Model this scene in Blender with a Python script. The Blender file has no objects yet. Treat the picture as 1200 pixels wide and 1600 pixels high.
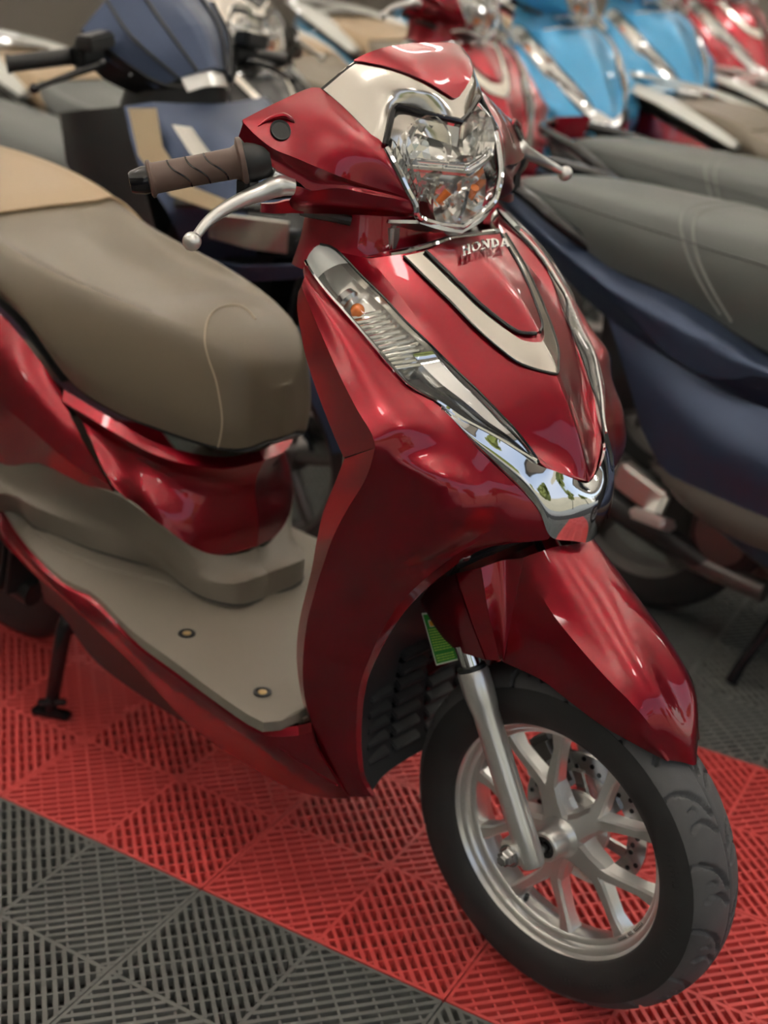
import bpy, bmesh, math, random
from mathutils import Vector as V, Matrix
from mathutils.bvhtree import BVHTree
PI = math.pi
sc = bpy.context.scene
COL = sc.collection
random.seed(7)

# ------------------------------------------------------------------ camera
CAM = V((0.741095, -1.209175, 1.255255))
RX = V((0.724990, 0.686437, 0.056508))      # image right
RY = V((0.307439, -0.249103, -0.918384))    # image down
RZ = V((-0.616337, 0.683192, -0.391635))    # view direction
FPX = 2047.06                               # focal length in pixels of a 1200 x 1600 frame
cam = bpy.data.cameras.new('camera')
cam.sensor_fit = 'VERTICAL'; cam.sensor_height = 24.0; cam.sensor_width = 18.0
cam.lens = 24.0 * FPX / 1600.0
cam.clip_start = 0.05; cam.clip_end = 200
cam.dof.use_dof = True; cam.dof.focus_distance = 1.38; cam.dof.aperture_fstop = 2.6
camo = bpy.data.objects.new('camera', cam); COL.objects.link(camo)
camo.matrix_world = Matrix(((RX.x, -RY.x, -RZ.x, CAM.x), (RX.y, -RY.y, -RZ.y, CAM.y), (RX.z, -RY.z, -RZ.z, CAM.z), (0, 0, 0, 1)))
sc.camera = camo

# ------------------------------------------------------------------ world, exposure
sc.view_settings.view_transform = 'Standard'
sc.view_settings.look = 'None'
sc.view_settings.exposure = 0.84
sc.view_settings.gamma = 1.0
sc.view_settings.use_curve_mapping = False
w = bpy.data.worlds.new('daylight'); sc.world = w; w.use_nodes = True
nt = w.node_tree
bg = nt.nodes['Background']
sky = nt.nodes.new('ShaderNodeTexSky'); sky.sky_type = 'HOSEK_WILKIE'; sky.turbidity = 9; sky.ground_albedo = .4
sky.sun_direction = V((-.3, .5, .8)).normalized()
nt.links.new(sky.outputs[0], bg.inputs[0]); bg.inputs[1].default_value = 3.0

# ------------------------------------------------------------------ materials
def mat(name, col, rough=.5, metal=0., coat=0., spec=.5, noise=0., nscale=300, emis=None, coatr=.03, var=0., vscale=8):
    m = bpy.data.materials.new(name); m.use_nodes = True
    n = m.node_tree; b = n.nodes['Principled BSDF']
    b.inputs['Base Color'].default_value = (*col, 1); b.inputs['Roughness'].default_value = rough
    b.inputs['Metallic'].default_value = metal; b.inputs['Coat Weight'].default_value = coat
    b.inputs['Coat Roughness'].default_value = coatr; b.inputs['Specular IOR Level'].default_value = spec
    m.diffuse_color = (*col, 1)
    if emis:
        b.inputs['Emission Color'].default_value = (*emis[0], 1); b.inputs['Emission Strength'].default_value = emis[1]
    if noise or var:
        tc = n.nodes.new('ShaderNodeTexCoord')
    if noise:
        t = n.nodes.new('ShaderNodeTexNoise'); t.inputs['Scale'].default_value = nscale; t.inputs['Detail'].default_value = 3
        n.links.new(tc.outputs['Object'], t.inputs['Vector'])
        bp = n.nodes.new('ShaderNodeBump'); bp.inputs['Strength'].default_value = noise; bp.inputs['Distance'].default_value = .001
        n.links.new(t.outputs['Fac'], bp.inputs['Height']); n.links.new(bp.outputs['Normal'], b.inputs['Normal'])
    if var:
        t = n.nodes.new('ShaderNodeTexNoise'); t.inputs['Scale'].default_value = vscale; t.inputs['Detail'].default_value = 5
        n.links.new(tc.outputs['Object'], t.inputs['Vector'])
        mx = n.nodes.new('ShaderNodeMix'); mx.data_type = 'RGBA'
        mx.inputs['A'].default_value = (*[c * (1 - var) for c in col], 1); mx.inputs['B'].default_value = (*[min(1, c * (1 + var)) for c in col], 1)
        n.links.new(t.outputs['Fac'], mx.inputs['Factor']); n.links.new(mx.outputs['Result'], b.inputs['Base Color'])
    return m
def paint(name, col, metal=.55, rough=.38):
    """candy paint: metal flakes under clear lacquer"""
    m = mat(name, col, rough, metal, 1.0, .5)
    n = m.node_tree; b = n.nodes['Principled BSDF']
    tc = n.nodes.new('ShaderNodeTexCoord'); t = n.nodes.new('ShaderNodeTexNoise')
    t.inputs['Scale'].default_value = 1400; t.inputs['Detail'].default_value = 1
    n.links.new(tc.outputs['Object'], t.inputs['Vector'])
    bp = n.nodes.new('ShaderNodeBump'); bp.inputs['Strength'].default_value = .06; bp.inputs['Distance'].default_value = .0005
    n.links.new(t.outputs['Fac'], bp.inputs['Height']); n.links.new(bp.outputs['Normal'], b.inputs['Normal'])
    return m
def clear(name, tint=(1, 1, 1), refl=1.0):
    m = bpy.data.materials.new(name); m.use_nodes = True; n = m.node_tree; n.nodes.clear()
    o = n.nodes.new('ShaderNodeOutputMaterial'); mx = n.nodes.new('ShaderNodeMixShader')
    tr = n.nodes.new('ShaderNodeBsdfTransparent'); tr.inputs[0].default_value = (*tint, 1)
    gl = n.nodes.new('ShaderNodeBsdfGlossy'); gl.inputs['Roughness'].default_value = .02
    lw = n.nodes.new('ShaderNodeLayerWeight'); lw.inputs['Blend'].default_value = .5
    pw = n.nodes.new('ShaderNodeMath'); pw.operation = 'POWER'; pw.inputs[1].default_value = 4.0
    ad = n.nodes.new('ShaderNodeMath'); ad.operation = 'MULTIPLY_ADD'; ad.inputs[1].default_value = .9; ad.inputs[2].default_value = .05
    n.links.new(lw.outputs['Facing'], pw.inputs[0]); n.links.new(pw.outputs[0], ad.inputs[0])
    n.links.new(ad.outputs[0], mx.inputs[0]); n.links.new(tr.outputs[0], mx.inputs[1]); n.links.new(gl.outputs[0], mx.inputs[2])
    n.links.new(mx.outputs[0], o.inputs[0]); return m
M = {}
M['red'] = paint('candy_red_paint', (.285, .004, .016), .9, .31)
M['blue'] = paint('sky_blue_paint', (.055, .36, .68), .35)
M['navy'] = mat('matte_navy_paint', (.040, .060, .115), .36, .55, .15, coatr=.3)
M['white'] = paint('pearl_white_paint', (.72, .74, .70), .1)
M['silver'] = mat('satin_silver_trim', (.76, .72, .66), .16, 1.0)
M['chrome'] = mat('chrome', (.86, .87, .88), .03, 1.0)
M['reflector'] = mat('lamp_reflector', (.92, .91, .87), .14, .85)
M['alu'] = mat('silver_painted_aluminium', (.80, .80, .78), .29, .85, .25, noise=.05, nscale=900, coatr=.2)
M['steel'] = mat('brushed_steel', (.55, .55, .55), .25, 1.0)
M['darksteel'] = mat('dark_steel', (.16, .15, .145), .4, .8)
M['black'] = mat('black_plastic', (.016, .017, .018), .42, noise=.12, nscale=700)
M['darkgrey'] = mat('dark_grey_plastic', (.034, .035, .038), .5, noise=.12, nscale=700)
M['blackgloss'] = mat('black_gloss', (.010, .010, .012), .12)
M['rubber'] = mat('tyre_rubber', (.022, .022, .023), .62, noise=.15, nscale=350, var=.25, vscale=14)
M['tread'] = mat('dusty_tread_rubber', (.085, .086, .09), .72, noise=.2, nscale=320, var=.3, vscale=22)
M['mat'] = mat('grey_brown_plastic', (.185, .162, .132), .46, noise=.14, nscale=900)
M['gripper'] = mat('brown_grip_rubber', (.115, .072, .058), .5, noise=.1, nscale=1200)
M['seat'] = mat('brown_leatherette', (.155, .126, .090), .36, noise=.3, nscale=420, spec=.45)
M['tan'] = mat('tan_leatherette', (.40, .29, .175), .42, noise=.3, nscale=420)
M['thread'] = mat('pale_thread', (.42, .35, .26), .7)
M['greyseat'] = mat('grey_leatherette', (.084, .094, .090), .45, noise=.25, nscale=420)
M['darkseat'] = mat('charcoal_leatherette', (.045, .05, .048), .48, noise=.25, nscale=420)
M['taupe'] = mat('dark_taupe_plastic', (.060, .052, .044), .5, noise=.12, nscale=700)
M['seam'] = mat('pale_seam', (.17, .18, .17), .6)
M['lens'] = clear('clear_lens')
M['frost'] = mat('frosted_lens', (.62, .66, .64), .3, .2)
M['amber'] = mat('amber_bulb', (.85, .22, .04), .12, .2, 1)
M['green'] = mat('green_sticker', (.02, .25, .03), .4)
M['sticker_white'] = mat('sticker_white', (.75, .78, .72), .5)
M['sticker_orange'] = mat('sticker_orange', (.85, .35, .03), .5)
M['lime'] = mat('sticker_lime', (.45, .62, .12), .5)
M['brass'] = mat('brass_nut', (.62, .45, .22), .4, .8)
M['beige'] = mat('beige_decal', (.52, .42, .27), .45)
M['tile_red'] = mat('red_floor_plastic', (.66, .085, .080), .42, noise=.1, nscale=500, var=.16, vscale=5)
M['tile_black'] = mat('charcoal_floor_plastic', (.135, .138, .130), .42, noise=.1, nscale=500, var=.2, vscale=6)
M['concrete'] = mat('dark_concrete', (.030, .027, .026), .8, var=.3)

# ------------------------------------------------------------------ points and curves
def ray(px, py):
    return (RX * ((px - 600) / FPX) + RY * ((py - 800) / FPX) + RZ).normalized()
def A(px, py, y=None, x=None, z=None):
    """the point seen at a pixel, on the plane of a known y, x or z"""
    d = ray(px, py)
    t = (y - CAM.y) / d.y if y is not None else (x - CAM.x) / d.x if x is not None else (z - CAM.z) / d.z
    return CAM + d * t
def C(*pts):
    """a curve from (px, py, y) triples; a fourth value 'z' or 'x' means the third is that coordinate"""
    o = []
    for p in pts:
        if isinstance(p, V): o.append(p)
        elif len(p) == 4: o.append(A(p[0], p[1], **{p[3]: p[2]}))
        else: o.append(A(*p))
    return o
def tilt(z):
    t = min(1, max(0, (z - .5) / .35)); return .07 * t * t * (3 - 2 * t)
DROP = [0.0]      # the far end of the handlebar sits a little lower
def mir(p):
    a = -p.y if p.y < 0 else 0; t = min(1, max(0, (a - .10) / .13))
    return V((p.x, -p.y, p.z + tilt(p.z) * a - DROP[0] * t * t * (3 - 2 * t)))
def cr(p0, p1, p2, p3, t):
    return .5 * ((2 * p1) + (p2 - p0) * t + (2 * p0 - 5 * p1 + 4 * p2 - p3) * t * t + (3 * p1 - p0 - 3 * p2 + p3) * t ** 3)
def dense(pts, k=12):
    n = len(pts)
    if n == 2: return [pts[0].lerp(pts[1], i / k) for i in range(k + 1)]
    o = []
    for i in range(n - 1):
        a = pts[i - 1] if i else pts[0] * 2 - pts[1]; d = pts[i + 2] if i + 2 < n else pts[-1] * 2 - pts[-2]
        for j in range(k): o.append(cr(a, pts[i], pts[i + 1], d, j / k))
    o.append(pts[-1].copy()); return o
def rs(pts, n):
    """n points evenly along a smooth curve"""
    d = dense(pts); L = [0]
    for i in range(1, len(d)): L.append(L[-1] + (d[i] - d[i - 1]).length)
    if L[-1] < 1e-9: return [pts[0].copy() for _ in range(n)]
    o = []; j = 0
    for i in range(n):
        s = L[-1] * i / (n - 1)
        while j < len(d) - 2 and L[j + 1] < s: j += 1
        t = (s - L[j]) / max(1e-12, L[j + 1] - L[j]); o.append(d[j].lerp(d[j + 1], min(1, t)))
    return o
def st(pts, per):
    """stations kept: each span between given points gets `per` pieces"""
    return dense(pts, per)
def across(rows, nv, br=()):
    """rows: curves with equal point counts -> denser rows, smooth except at br"""
    cuts = [0] + sorted(br) + [len(rows) - 1]; out = []
    for a, b in zip(cuts, cuts[1:]):
        seg = rows[a:b + 1]; n = len(seg[0])
        cols = [dense([r[i] for r in seg], nv) for i in range(n)]
        for k in range(len(cols[0])):
            if a and k == 0: continue
            out.append([c[k] for c in cols])
    return out
def tobm(grid, bm=None, closeu=False, closev=False):
    bm = bm or bmesh.new(); vs = [[bm.verts.new(p) for p in r] for r in grid]
    R_, N = len(vs), len(vs[0])
    for i in range(R_ if closev else R_ - 1):
        for j in range(N if closeu else N - 1):
            q = [vs[i][j], vs[i][(j + 1) % N], vs[(i + 1) % R_][(j + 1) % N], vs[(i + 1) % R_][j]]
            try: bm.faces.new(q)
            except ValueError: pass
    return bm
def build(name, bm, m, parent=None, sharp=40, thick=0, out=None, flat=False, weld=True):
    if weld: bmesh.ops.remove_doubles(bm, verts=bm.verts, dist=2e-5)
    bmesh.ops.dissolve_degenerate(bm, dist=1e-6, edges=bm.edges)
    bmesh.ops.recalc_face_normals(bm, faces=bm.faces)
    if out is not None and bm.faces:
        o = V(out); s = sum(f.normal.dot(f.calc_center_median() - o) * f.calc_area() for f in bm.faces)
        if s < 0: bmesh.ops.reverse_faces(bm, faces=bm.faces)
    if thick:
        bmesh.ops.solidify(bm, geom=list(bm.faces), thickness=thick)
    me = bpy.data.meshes.new(name); bm.to_mesh(me); bm.free()
    for mm in (m if isinstance(m, (list, tuple)) else [m]): me.materials.append(mm)
    if not flat:
        me.shade_smooth(); me.set_sharp_from_angle(angle=math.radians(sharp))
    ob = bpy.data.objects.new(name, me); COL.objects.link(ob)
    if parent: ob.parent = parent
    return ob
REF = V((-.45, 0, .55))
def surf(name, curves, m, parent, nu=28, nv=4, br=(), th=.003, sharp=40, out=REF, per=None, both=False, keep=False):
    rows = [st(c, per) if per else rs(c, nu) for c in curves]
    g = across(rows, nv, br)
    bm = tobm(g)
    o = build(name, bm, m, parent, sharp, th, out)
    if both:
        bm = tobm([[mir(p) for p in r] for r in g])
        build(name, bm, m, parent, sharp, th, mir(V(out)))
    return o
def symrows(curves):
    return [[mir(p) for p in c] for c in reversed(curves[1:])] + [list(c) for c in curves]
def sym(name, curves, m, parent, nu=28, nv=4, br=(), th=.003, sharp=40, out=REF, per=None):
    k = len(curves) - 1
    rows = [st(c, per) if per else rs(c, nu) for c in curves]
    b = sorted({k - i for i in br} | {k + i for i in br})
    b = [i for i in b if 0 < i < 2 * k]
    return build(name, tobm(across(symrows(rows), nv, b)), m, parent, sharp, th, out)
def bvh(curves, nu=28, nv=4, br=(), per=None):
    rows = [st(c, per) if per else rs(c, nu) for c in curves]
    bm = tobm(across(rows, nv, br)); bm.normal_update(); t = BVHTree.FromBMesh(bm); bm.free(); return t
def bvh_sym(curves, nu=28, nv=4, br=(), per=None):
    k = len(curves) - 1; rows = [st(c, per) if per else rs(c, nu) for c in curves]
    b = sorted({k - i for i in br} | {k + i for i in br}); b = [i for i in b if 0 < i < 2 * k]
    bm = tobm(across(symrows(rows), nv, b)); bm.normal_update(); t = BVHTree.FromBMesh(bm); bm.free(); return t
def on(t, px, py, off=.0):
    d = ray(px, py); h = t.ray_cast(CAM, d)
    if h[0] is None:
        h = t.find_nearest(CAM + d * 1.5)
        for _ in range(12):       # walk to the nearest point along the ray
            s = (h[0] - CAM).dot(d); h = t.find_nearest(CAM + d * s)
    n = h[1] if h[1].dot(d) < 0 else -h[1]
    return h[0] + n * off
def patch_on(t, ca, cb, nu, nv, off, edge=None):
    """grid between two pixel curves laid on a surface"""
    a = rs([V((p[0], p[1], 0)) for p in ca], nu); b = rs([V((p[0], p[1], 0)) for p in cb], nu)
    g = []
    for i in range(nv + 1):
        g.append([on(t, *(a[j].lerp(b[j], i / nv)).xy, off) for j in range(nu)])
    return g
def frames(pts):
    o = []; prev = None
    for i, p in enumerate(pts):
        t = (pts[min(i + 1, len(pts) - 1)] - pts[max(i - 1, 0)]).normalized()
        if prev is None:
            u = t.orthogonal().normalized()
        else:
            u = (prev - t * prev.dot(t)); u = u.normalized() if u.length > 1e-6 else t.orthogonal().normalized()
        prev = u; o.append((p, u, t.cross(u)))
    return o
def tube(pts, r, seg=10, n=None, cap=True, bm=None, flat=1.0):
    """r: number or list matching pts"""
    if n:
        rr = r if isinstance(r, (list, tuple)) else [r] * len(pts)
        q = dense(pts, max(2, n // max(1, len(pts) - 1))); k = (len(q) - 1) / (len(pts) - 1); rad = []
        for i in range(len(q)):
            s = i / k; j = min(len(rr) - 2, int(s)); rad.append(rr[j] + (rr[j + 1] - rr[j]) * (s - j))
        pts, r = q, rad
    elif not isinstance(r, (list, tuple)): r = [r] * len(pts)
    bm = bm or bmesh.new(); rings = []
    for (p, u, v), ri in zip(frames(pts), r):
        rings.append([bm.verts.new(p + (u * math.cos(a) * flat + v * math.sin(a)) * ri) for a in [2 * PI * k / seg for k in range(seg)]])
    for a, b in zip(rings, rings[1:]):
        for k in range(seg): bm.faces.new((a[k], a[(k + 1) % seg], b[(k + 1) % seg], b[k]))
    if cap: bm.faces.new(list(reversed(rings[0]))); bm.faces.new(rings[-1])
    return bm
def lathe(prof, c, axis, seg=48, bm=None, closed=False, up=None, cap=True):
    """prof: (radius, along) about axis through c"""
    bm = bm or bmesh.new(); a = V(axis).normalized(); u = (V(up) if up else a.orthogonal()).normalized(); v = a.cross(u); c = V(c)
    rings = [[bm.verts.new(c + a * h + (u * math.cos(2 * PI * k / seg) + v * math.sin(2 * PI * k / seg)) * r) for k in range(seg)] for r, h in prof]
    prs = list(zip(rings, rings[1:])) + ([(rings[-1], rings[0])] if closed else [])
    for p, q in prs:
        for k in range(seg): bm.faces.new((p[k], p[(k + 1) % seg], q[(k + 1) % seg], q[k]))
    if not closed and cap:
        if prof[0][0] > 1e-4: bm.faces.new(list(reversed(rings[0])))
        if prof[-1][0] > 1e-4: bm.faces.new(rings[-1])
    return bm
def box(c, s, bm=None, rot=None, bev=0):
    bm = bm or bmesh.new(); r = bmesh.ops.create_cube(bm, size=1)['verts']
    mtx = Matrix.Translation(V(c)) @ (rot.to_4x4() if rot else Matrix()) @ Matrix.Diagonal((*s, 1))
    bmesh.ops.transform(bm, matrix=mtx, verts=r)
    if bev:
        es = list({e for v in r for e in v.link_edges}); bmesh.ops.bevel(bm, geom=es, offset=bev, segments=2, affect='EDGES')
    return bm
def prism(poly, d, bm=None):
    """closed 3D polygon pushed along d"""
    bm = bm or bmesh.new(); d = V(d); a = [bm.verts.new(p) for p in poly]; b = [bm.verts.new(V(p) + d) for p in poly]; n = len(a)
    bm.faces.new(list(reversed(a))); bm.faces.new(b)
    for i in range(n): bm.faces.new((a[i], a[(i + 1) % n], b[(i + 1) % n], b[i]))
    return bm
def empty(name, label, cat, loc=(0, 0, 0), rz=0, group=None):
    o = bpy.data.objects.new(name, None); COL.objects.link(o); o.location = loc; o.rotation_euler = (0, 0, rz); o.empty_display_size = .1
    o['label'] = label; o['category'] = cat
    if group: o['group'] = group
    return o
def mirbm(bm):
    for v in bm.verts: v.co = mir(v.co)
    bmesh.ops.reverse_faces(bm, faces=bm.faces); return bm
def pair(name, fn, m, parent, **k):
    """a right-hand part and its mirror image"""
    a = build(name, fn(), m, parent, **k)
    b = build(name, mirbm(fn()), m, parent, **k); return a, b
# ------------------------------------------------------------------ setting
G0 = V((-.641637, -.279496, 0)); GU = V((.972954, .230999, 0)); GV = V((-.230999, .972954, 0)); CELL = .198253
def struct(o): o['kind'] = 'structure'; return o
GROT = math.atan2(GU.y, GU.x)
floor_bm = box((-3.0, 1.5, -.045), (13, 13, .04))
floor = struct(build('floor', floor_bm, M['concrete']))
def rib_tile():
    """40 cm open-grid floor tile: four cells of diagonal ribs over thin cross bars"""
    bm = bmesh.new(); H = .0; half = CELL / 2; D = CELL * math.sqrt(2); pitch = D / 20
    def bar(p, q, w_, z1, z0):
        d = (q - p).normalized(); n = V((-d.y, d.x, 0)) * w_ / 2
        lo = [p - n, q - n, q + n, p + n]; k = .72
        mid = (p + q) / 2
        top = [bm.verts.new((v.x, v.y, z1)) for v in [p - n * k, q - n * k, q + n * k, p + n * k]]
        bot = [bm.verts.new((v.x, v.y, z0)) for v in lo]
        bm.faces.new(top)
        for i in range(4): bm.faces.new((bot[i], bot[(i + 1) % 4], top[(i + 1) % 4], top[i]))
    for iu in range(2):
        for iv in range(2):
            c = V(((iu + .5) * CELL, (iv + .5) * CELL, 0))
            # ribs run along the diagonal that joins the even nodes
            s = 1 if (iu + iv) % 2 == 0 else -1
            a = V((1, s, 0)).normalized(); b = V((-s, 1, 0)).normalized()
            for k in range(-9, 10):
                t = k * pitch; h = D / 2 - abs(t) - .004
                if h < .004: continue
                bar(c + b * t - a * h, c + b * t + a * h, .0084, 0, -.016)
            for k in range(-5, 6):
                t = k * D / 11; h = D / 2 - abs(t) - .003
                if h < .006 or k == 0: continue
                bar(c + a * t - b * h, c + a * t + b * h, .0046, -.0016, -.016)
            h = D / 2 - .004
            bar(c - b * h, c + b * h, .0052, .0003, -.016)
    for i in range(3):
        w_ = .0068 if i != 1 else .0085
        e = (.0034, -.0034)[i // 2] if i != 1 else 0
        bar(V((i * CELL + e, .002, 0)), V((i * CELL + e, 2 * CELL - .002, 0)), w_, -.0004, -.018)
        bar(V((.002, i * CELL + e, 0)), V((2 * CELL - .002, i * CELL + e, 0)), w_, -.0004, -.018)
    for iu, iv in ((0, 1), (2, 1), (1, 0), (1, 2)):     # solid snap pads at the nodes where the seams meet
        p = V((iu * CELL, iv * CELL, 0)); ins = .010
        poly = [p + V((dx, dy, 0)) for dx, dy in ((-.012, 0), (0, -.012), (.012, 0), (0, .012))]
        poly = [V((min(max(v.x, .001), 2 * CELL - .001), min(max(v.y, .001), 2 * CELL - .001), .0005)) for v in poly]
        uniq = []
        for v in poly:
            if not uniq or (v - uniq[-1]).length > 1e-4: uniq.append(v)
        bm.faces.new([bm.verts.new(v) for v in uniq])
    me = bpy.data.meshes.new('tile'); bm.to_mesh(me); bm.free(); return me
tm = rib_tile(); tm.materials.append(M['tile_red'])
tk = tm.copy(); tk.materials.clear(); tk.materials.append(M['tile_black'])
def floor_tiles():
    for j in range(-4, 14):
        for i in range(-12, 7):
            u0, v0 = 2 * i - 1, 2 * j
            p = G0 + GU * (u0 * CELL) + GV * (v0 * CELL)
            c = p + GU * CELL + GV * CELL
            # only tiles the photograph could show
            q = c - CAM; dz = q.dot(RZ)
            if dz < .15 and c.length > 2.2: continue
            px, py = 600 + FPX * q.dot(RX) / max(dz, .15), 800 + FPX * q.dot(RY) / max(dz, .15)
            if not (-1000 < px < 2200 and 430 < py < 3200) and c.length > 2.0: continue
            red = 0 <= j < 2
            o = bpy.data.objects.new('tile', tm if red else tk); COL.objects.link(o)
            o.location = p; o.rotation_euler = (0, 0, GROT); o.parent = floor
floor_tiles()

# the hall: ceiling, three walls, open shop front towards +x
def plane(name, pts, m, ref):
    bm = bmesh.new(); bm.faces.new([bm.verts.new(p) for p in pts]); o = build(name, bm, m, thick=0, out=None, flat=True)
    return struct(o)
M['ceiling'] = mat('warm_white_ceiling', (.80, .75, .675), .8)
M['wall'] = mat('cream_wall', (.20, .18, .155), .7)
M['uplight'] = mat('uplight_diffuser', (.9, .9, .9), .5, emis=((1, .955, .885), 105))  # strong glow added to brighten the ceiling, no known source
M['lamp'] = mat('lamp_diffuser', (.9, .9, .9), .5, emis=((1, .95, .88), 9))
M['pave'] = mat('street_paving', (.32, .31, .29), .8, var=.2)
M['foliage'] = mat('street_foliage', (.20, .22, .05), .7, var=.5, vscale=3)
M['facade'] = mat('street_facade', (.62, .55, .42), .7, var=.2, vscale=.5)
ZC = 3.3
X0, X1, Y0, Y1 = -9.2, 3.3, -4.6, 7.8
struct(build('ceiling', box(((X0 + X1) / 2, (Y0 + Y1) / 2, ZC + .05), (X1 - X0, Y1 - Y0, .1)), M['ceiling']))
struct(build('wall_back', box((X0 - .05, (Y0 + Y1) / 2, ZC / 2), (.1, Y1 - Y0, ZC)), M['wall']))
struct(build('wall_right', box(((X0 + X1) / 2, Y0 - .05, ZC / 2), (X1 - X0, .1, ZC)), M['wall']))
struct(build('wall_left', box(((X0 + X1) / 2, Y1 + .05, ZC / 2), (X1 - X0, .1, ZC)), M['wall']))
struct(build('trim_front', box((X1, (Y0 + Y1) / 2, 2.95), (.12, Y1 - Y0, .7)), M['wall']))
struct(build('ground_street', box((X1 + 10, 1.5, -.06), (20, 40, .1)), M['pave']))
def lamp(x, y, w_, d_):
    t = empty('ceiling_light', 'slim warm white ceiling light panel above the rows of scooters', 'light', (x, y, ZC - .82), group='ceiling lights')
    build('diffuser', box((0, 0, 0), (w_, d_, .05)), M['lamp'], t)
    build('uplight', box((0, 0, .036), (w_, d_, .006)), M['uplight'], t)  # added emitter on top, there only to light the ceiling from below
    build('shade', box((0, 0, .029), (w_ + .07, d_ + .03, .006)), M['white'], t)  # plate added to keep that upward glow from shining down
    for s_ in (-1, 1):
        build('end_cap', box((0, s_ * (d_ / 2 + .012), 0), (w_ + .01, .02, .06)), M['white'], t)
        build('hanger', box((0, s_ * d_ * .35, .42), (.006, .006, .80)), M['white'], t)
for x in (1.9, .2, -1.5, -3.4, -5.6, -7.8):
    for y in (-2.9, -.6, 1.7, 4.0, 6.3):
        lamp(x, y, .10, .34)
# the far side of the street, seen only as a reflection in the paint and chrome
def street():
    t = empty('street_building', 'plain pale building across the street from the shop front', 'building', (17, 2, 0))
    build('wall', box((0, 0, 2.2), (1, 30, 4.4)), M['facade'], t)
    for k in range(5):
        r = random.Random(k); bm = bmesh.new()
        for j in range(26):
            s = r.uniform(.25, .5)
            bmesh.ops.create_icosphere(bm, subdivisions=1, radius=s, matrix=Matrix.Translation((r.gauss(0, .5), r.gauss(0, .5), r.uniform(2.4, 3.8))))
        tr = empty('street_tree', 'leafy street tree outside the shop front', 'tree', (9.5, -9 + 5.6 * k, 0), group='street trees')
        build('crown', bm, M['foliage'], tr, flat=True)
        build('trunk', tube([V((0, 0, -.02)), V((.05, 0, 1.3)), V((0, .05, 2.8))], [.14, .11, .08], 8), M['black'], tr)
street()
# ------------------------------------------------------------------ the red scooter in front
S = empty('motor_scooter', 'glossy candy red scooter with brown seat, front wheel on the red floor tiles', 'scooter')
SURF = {}

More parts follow.
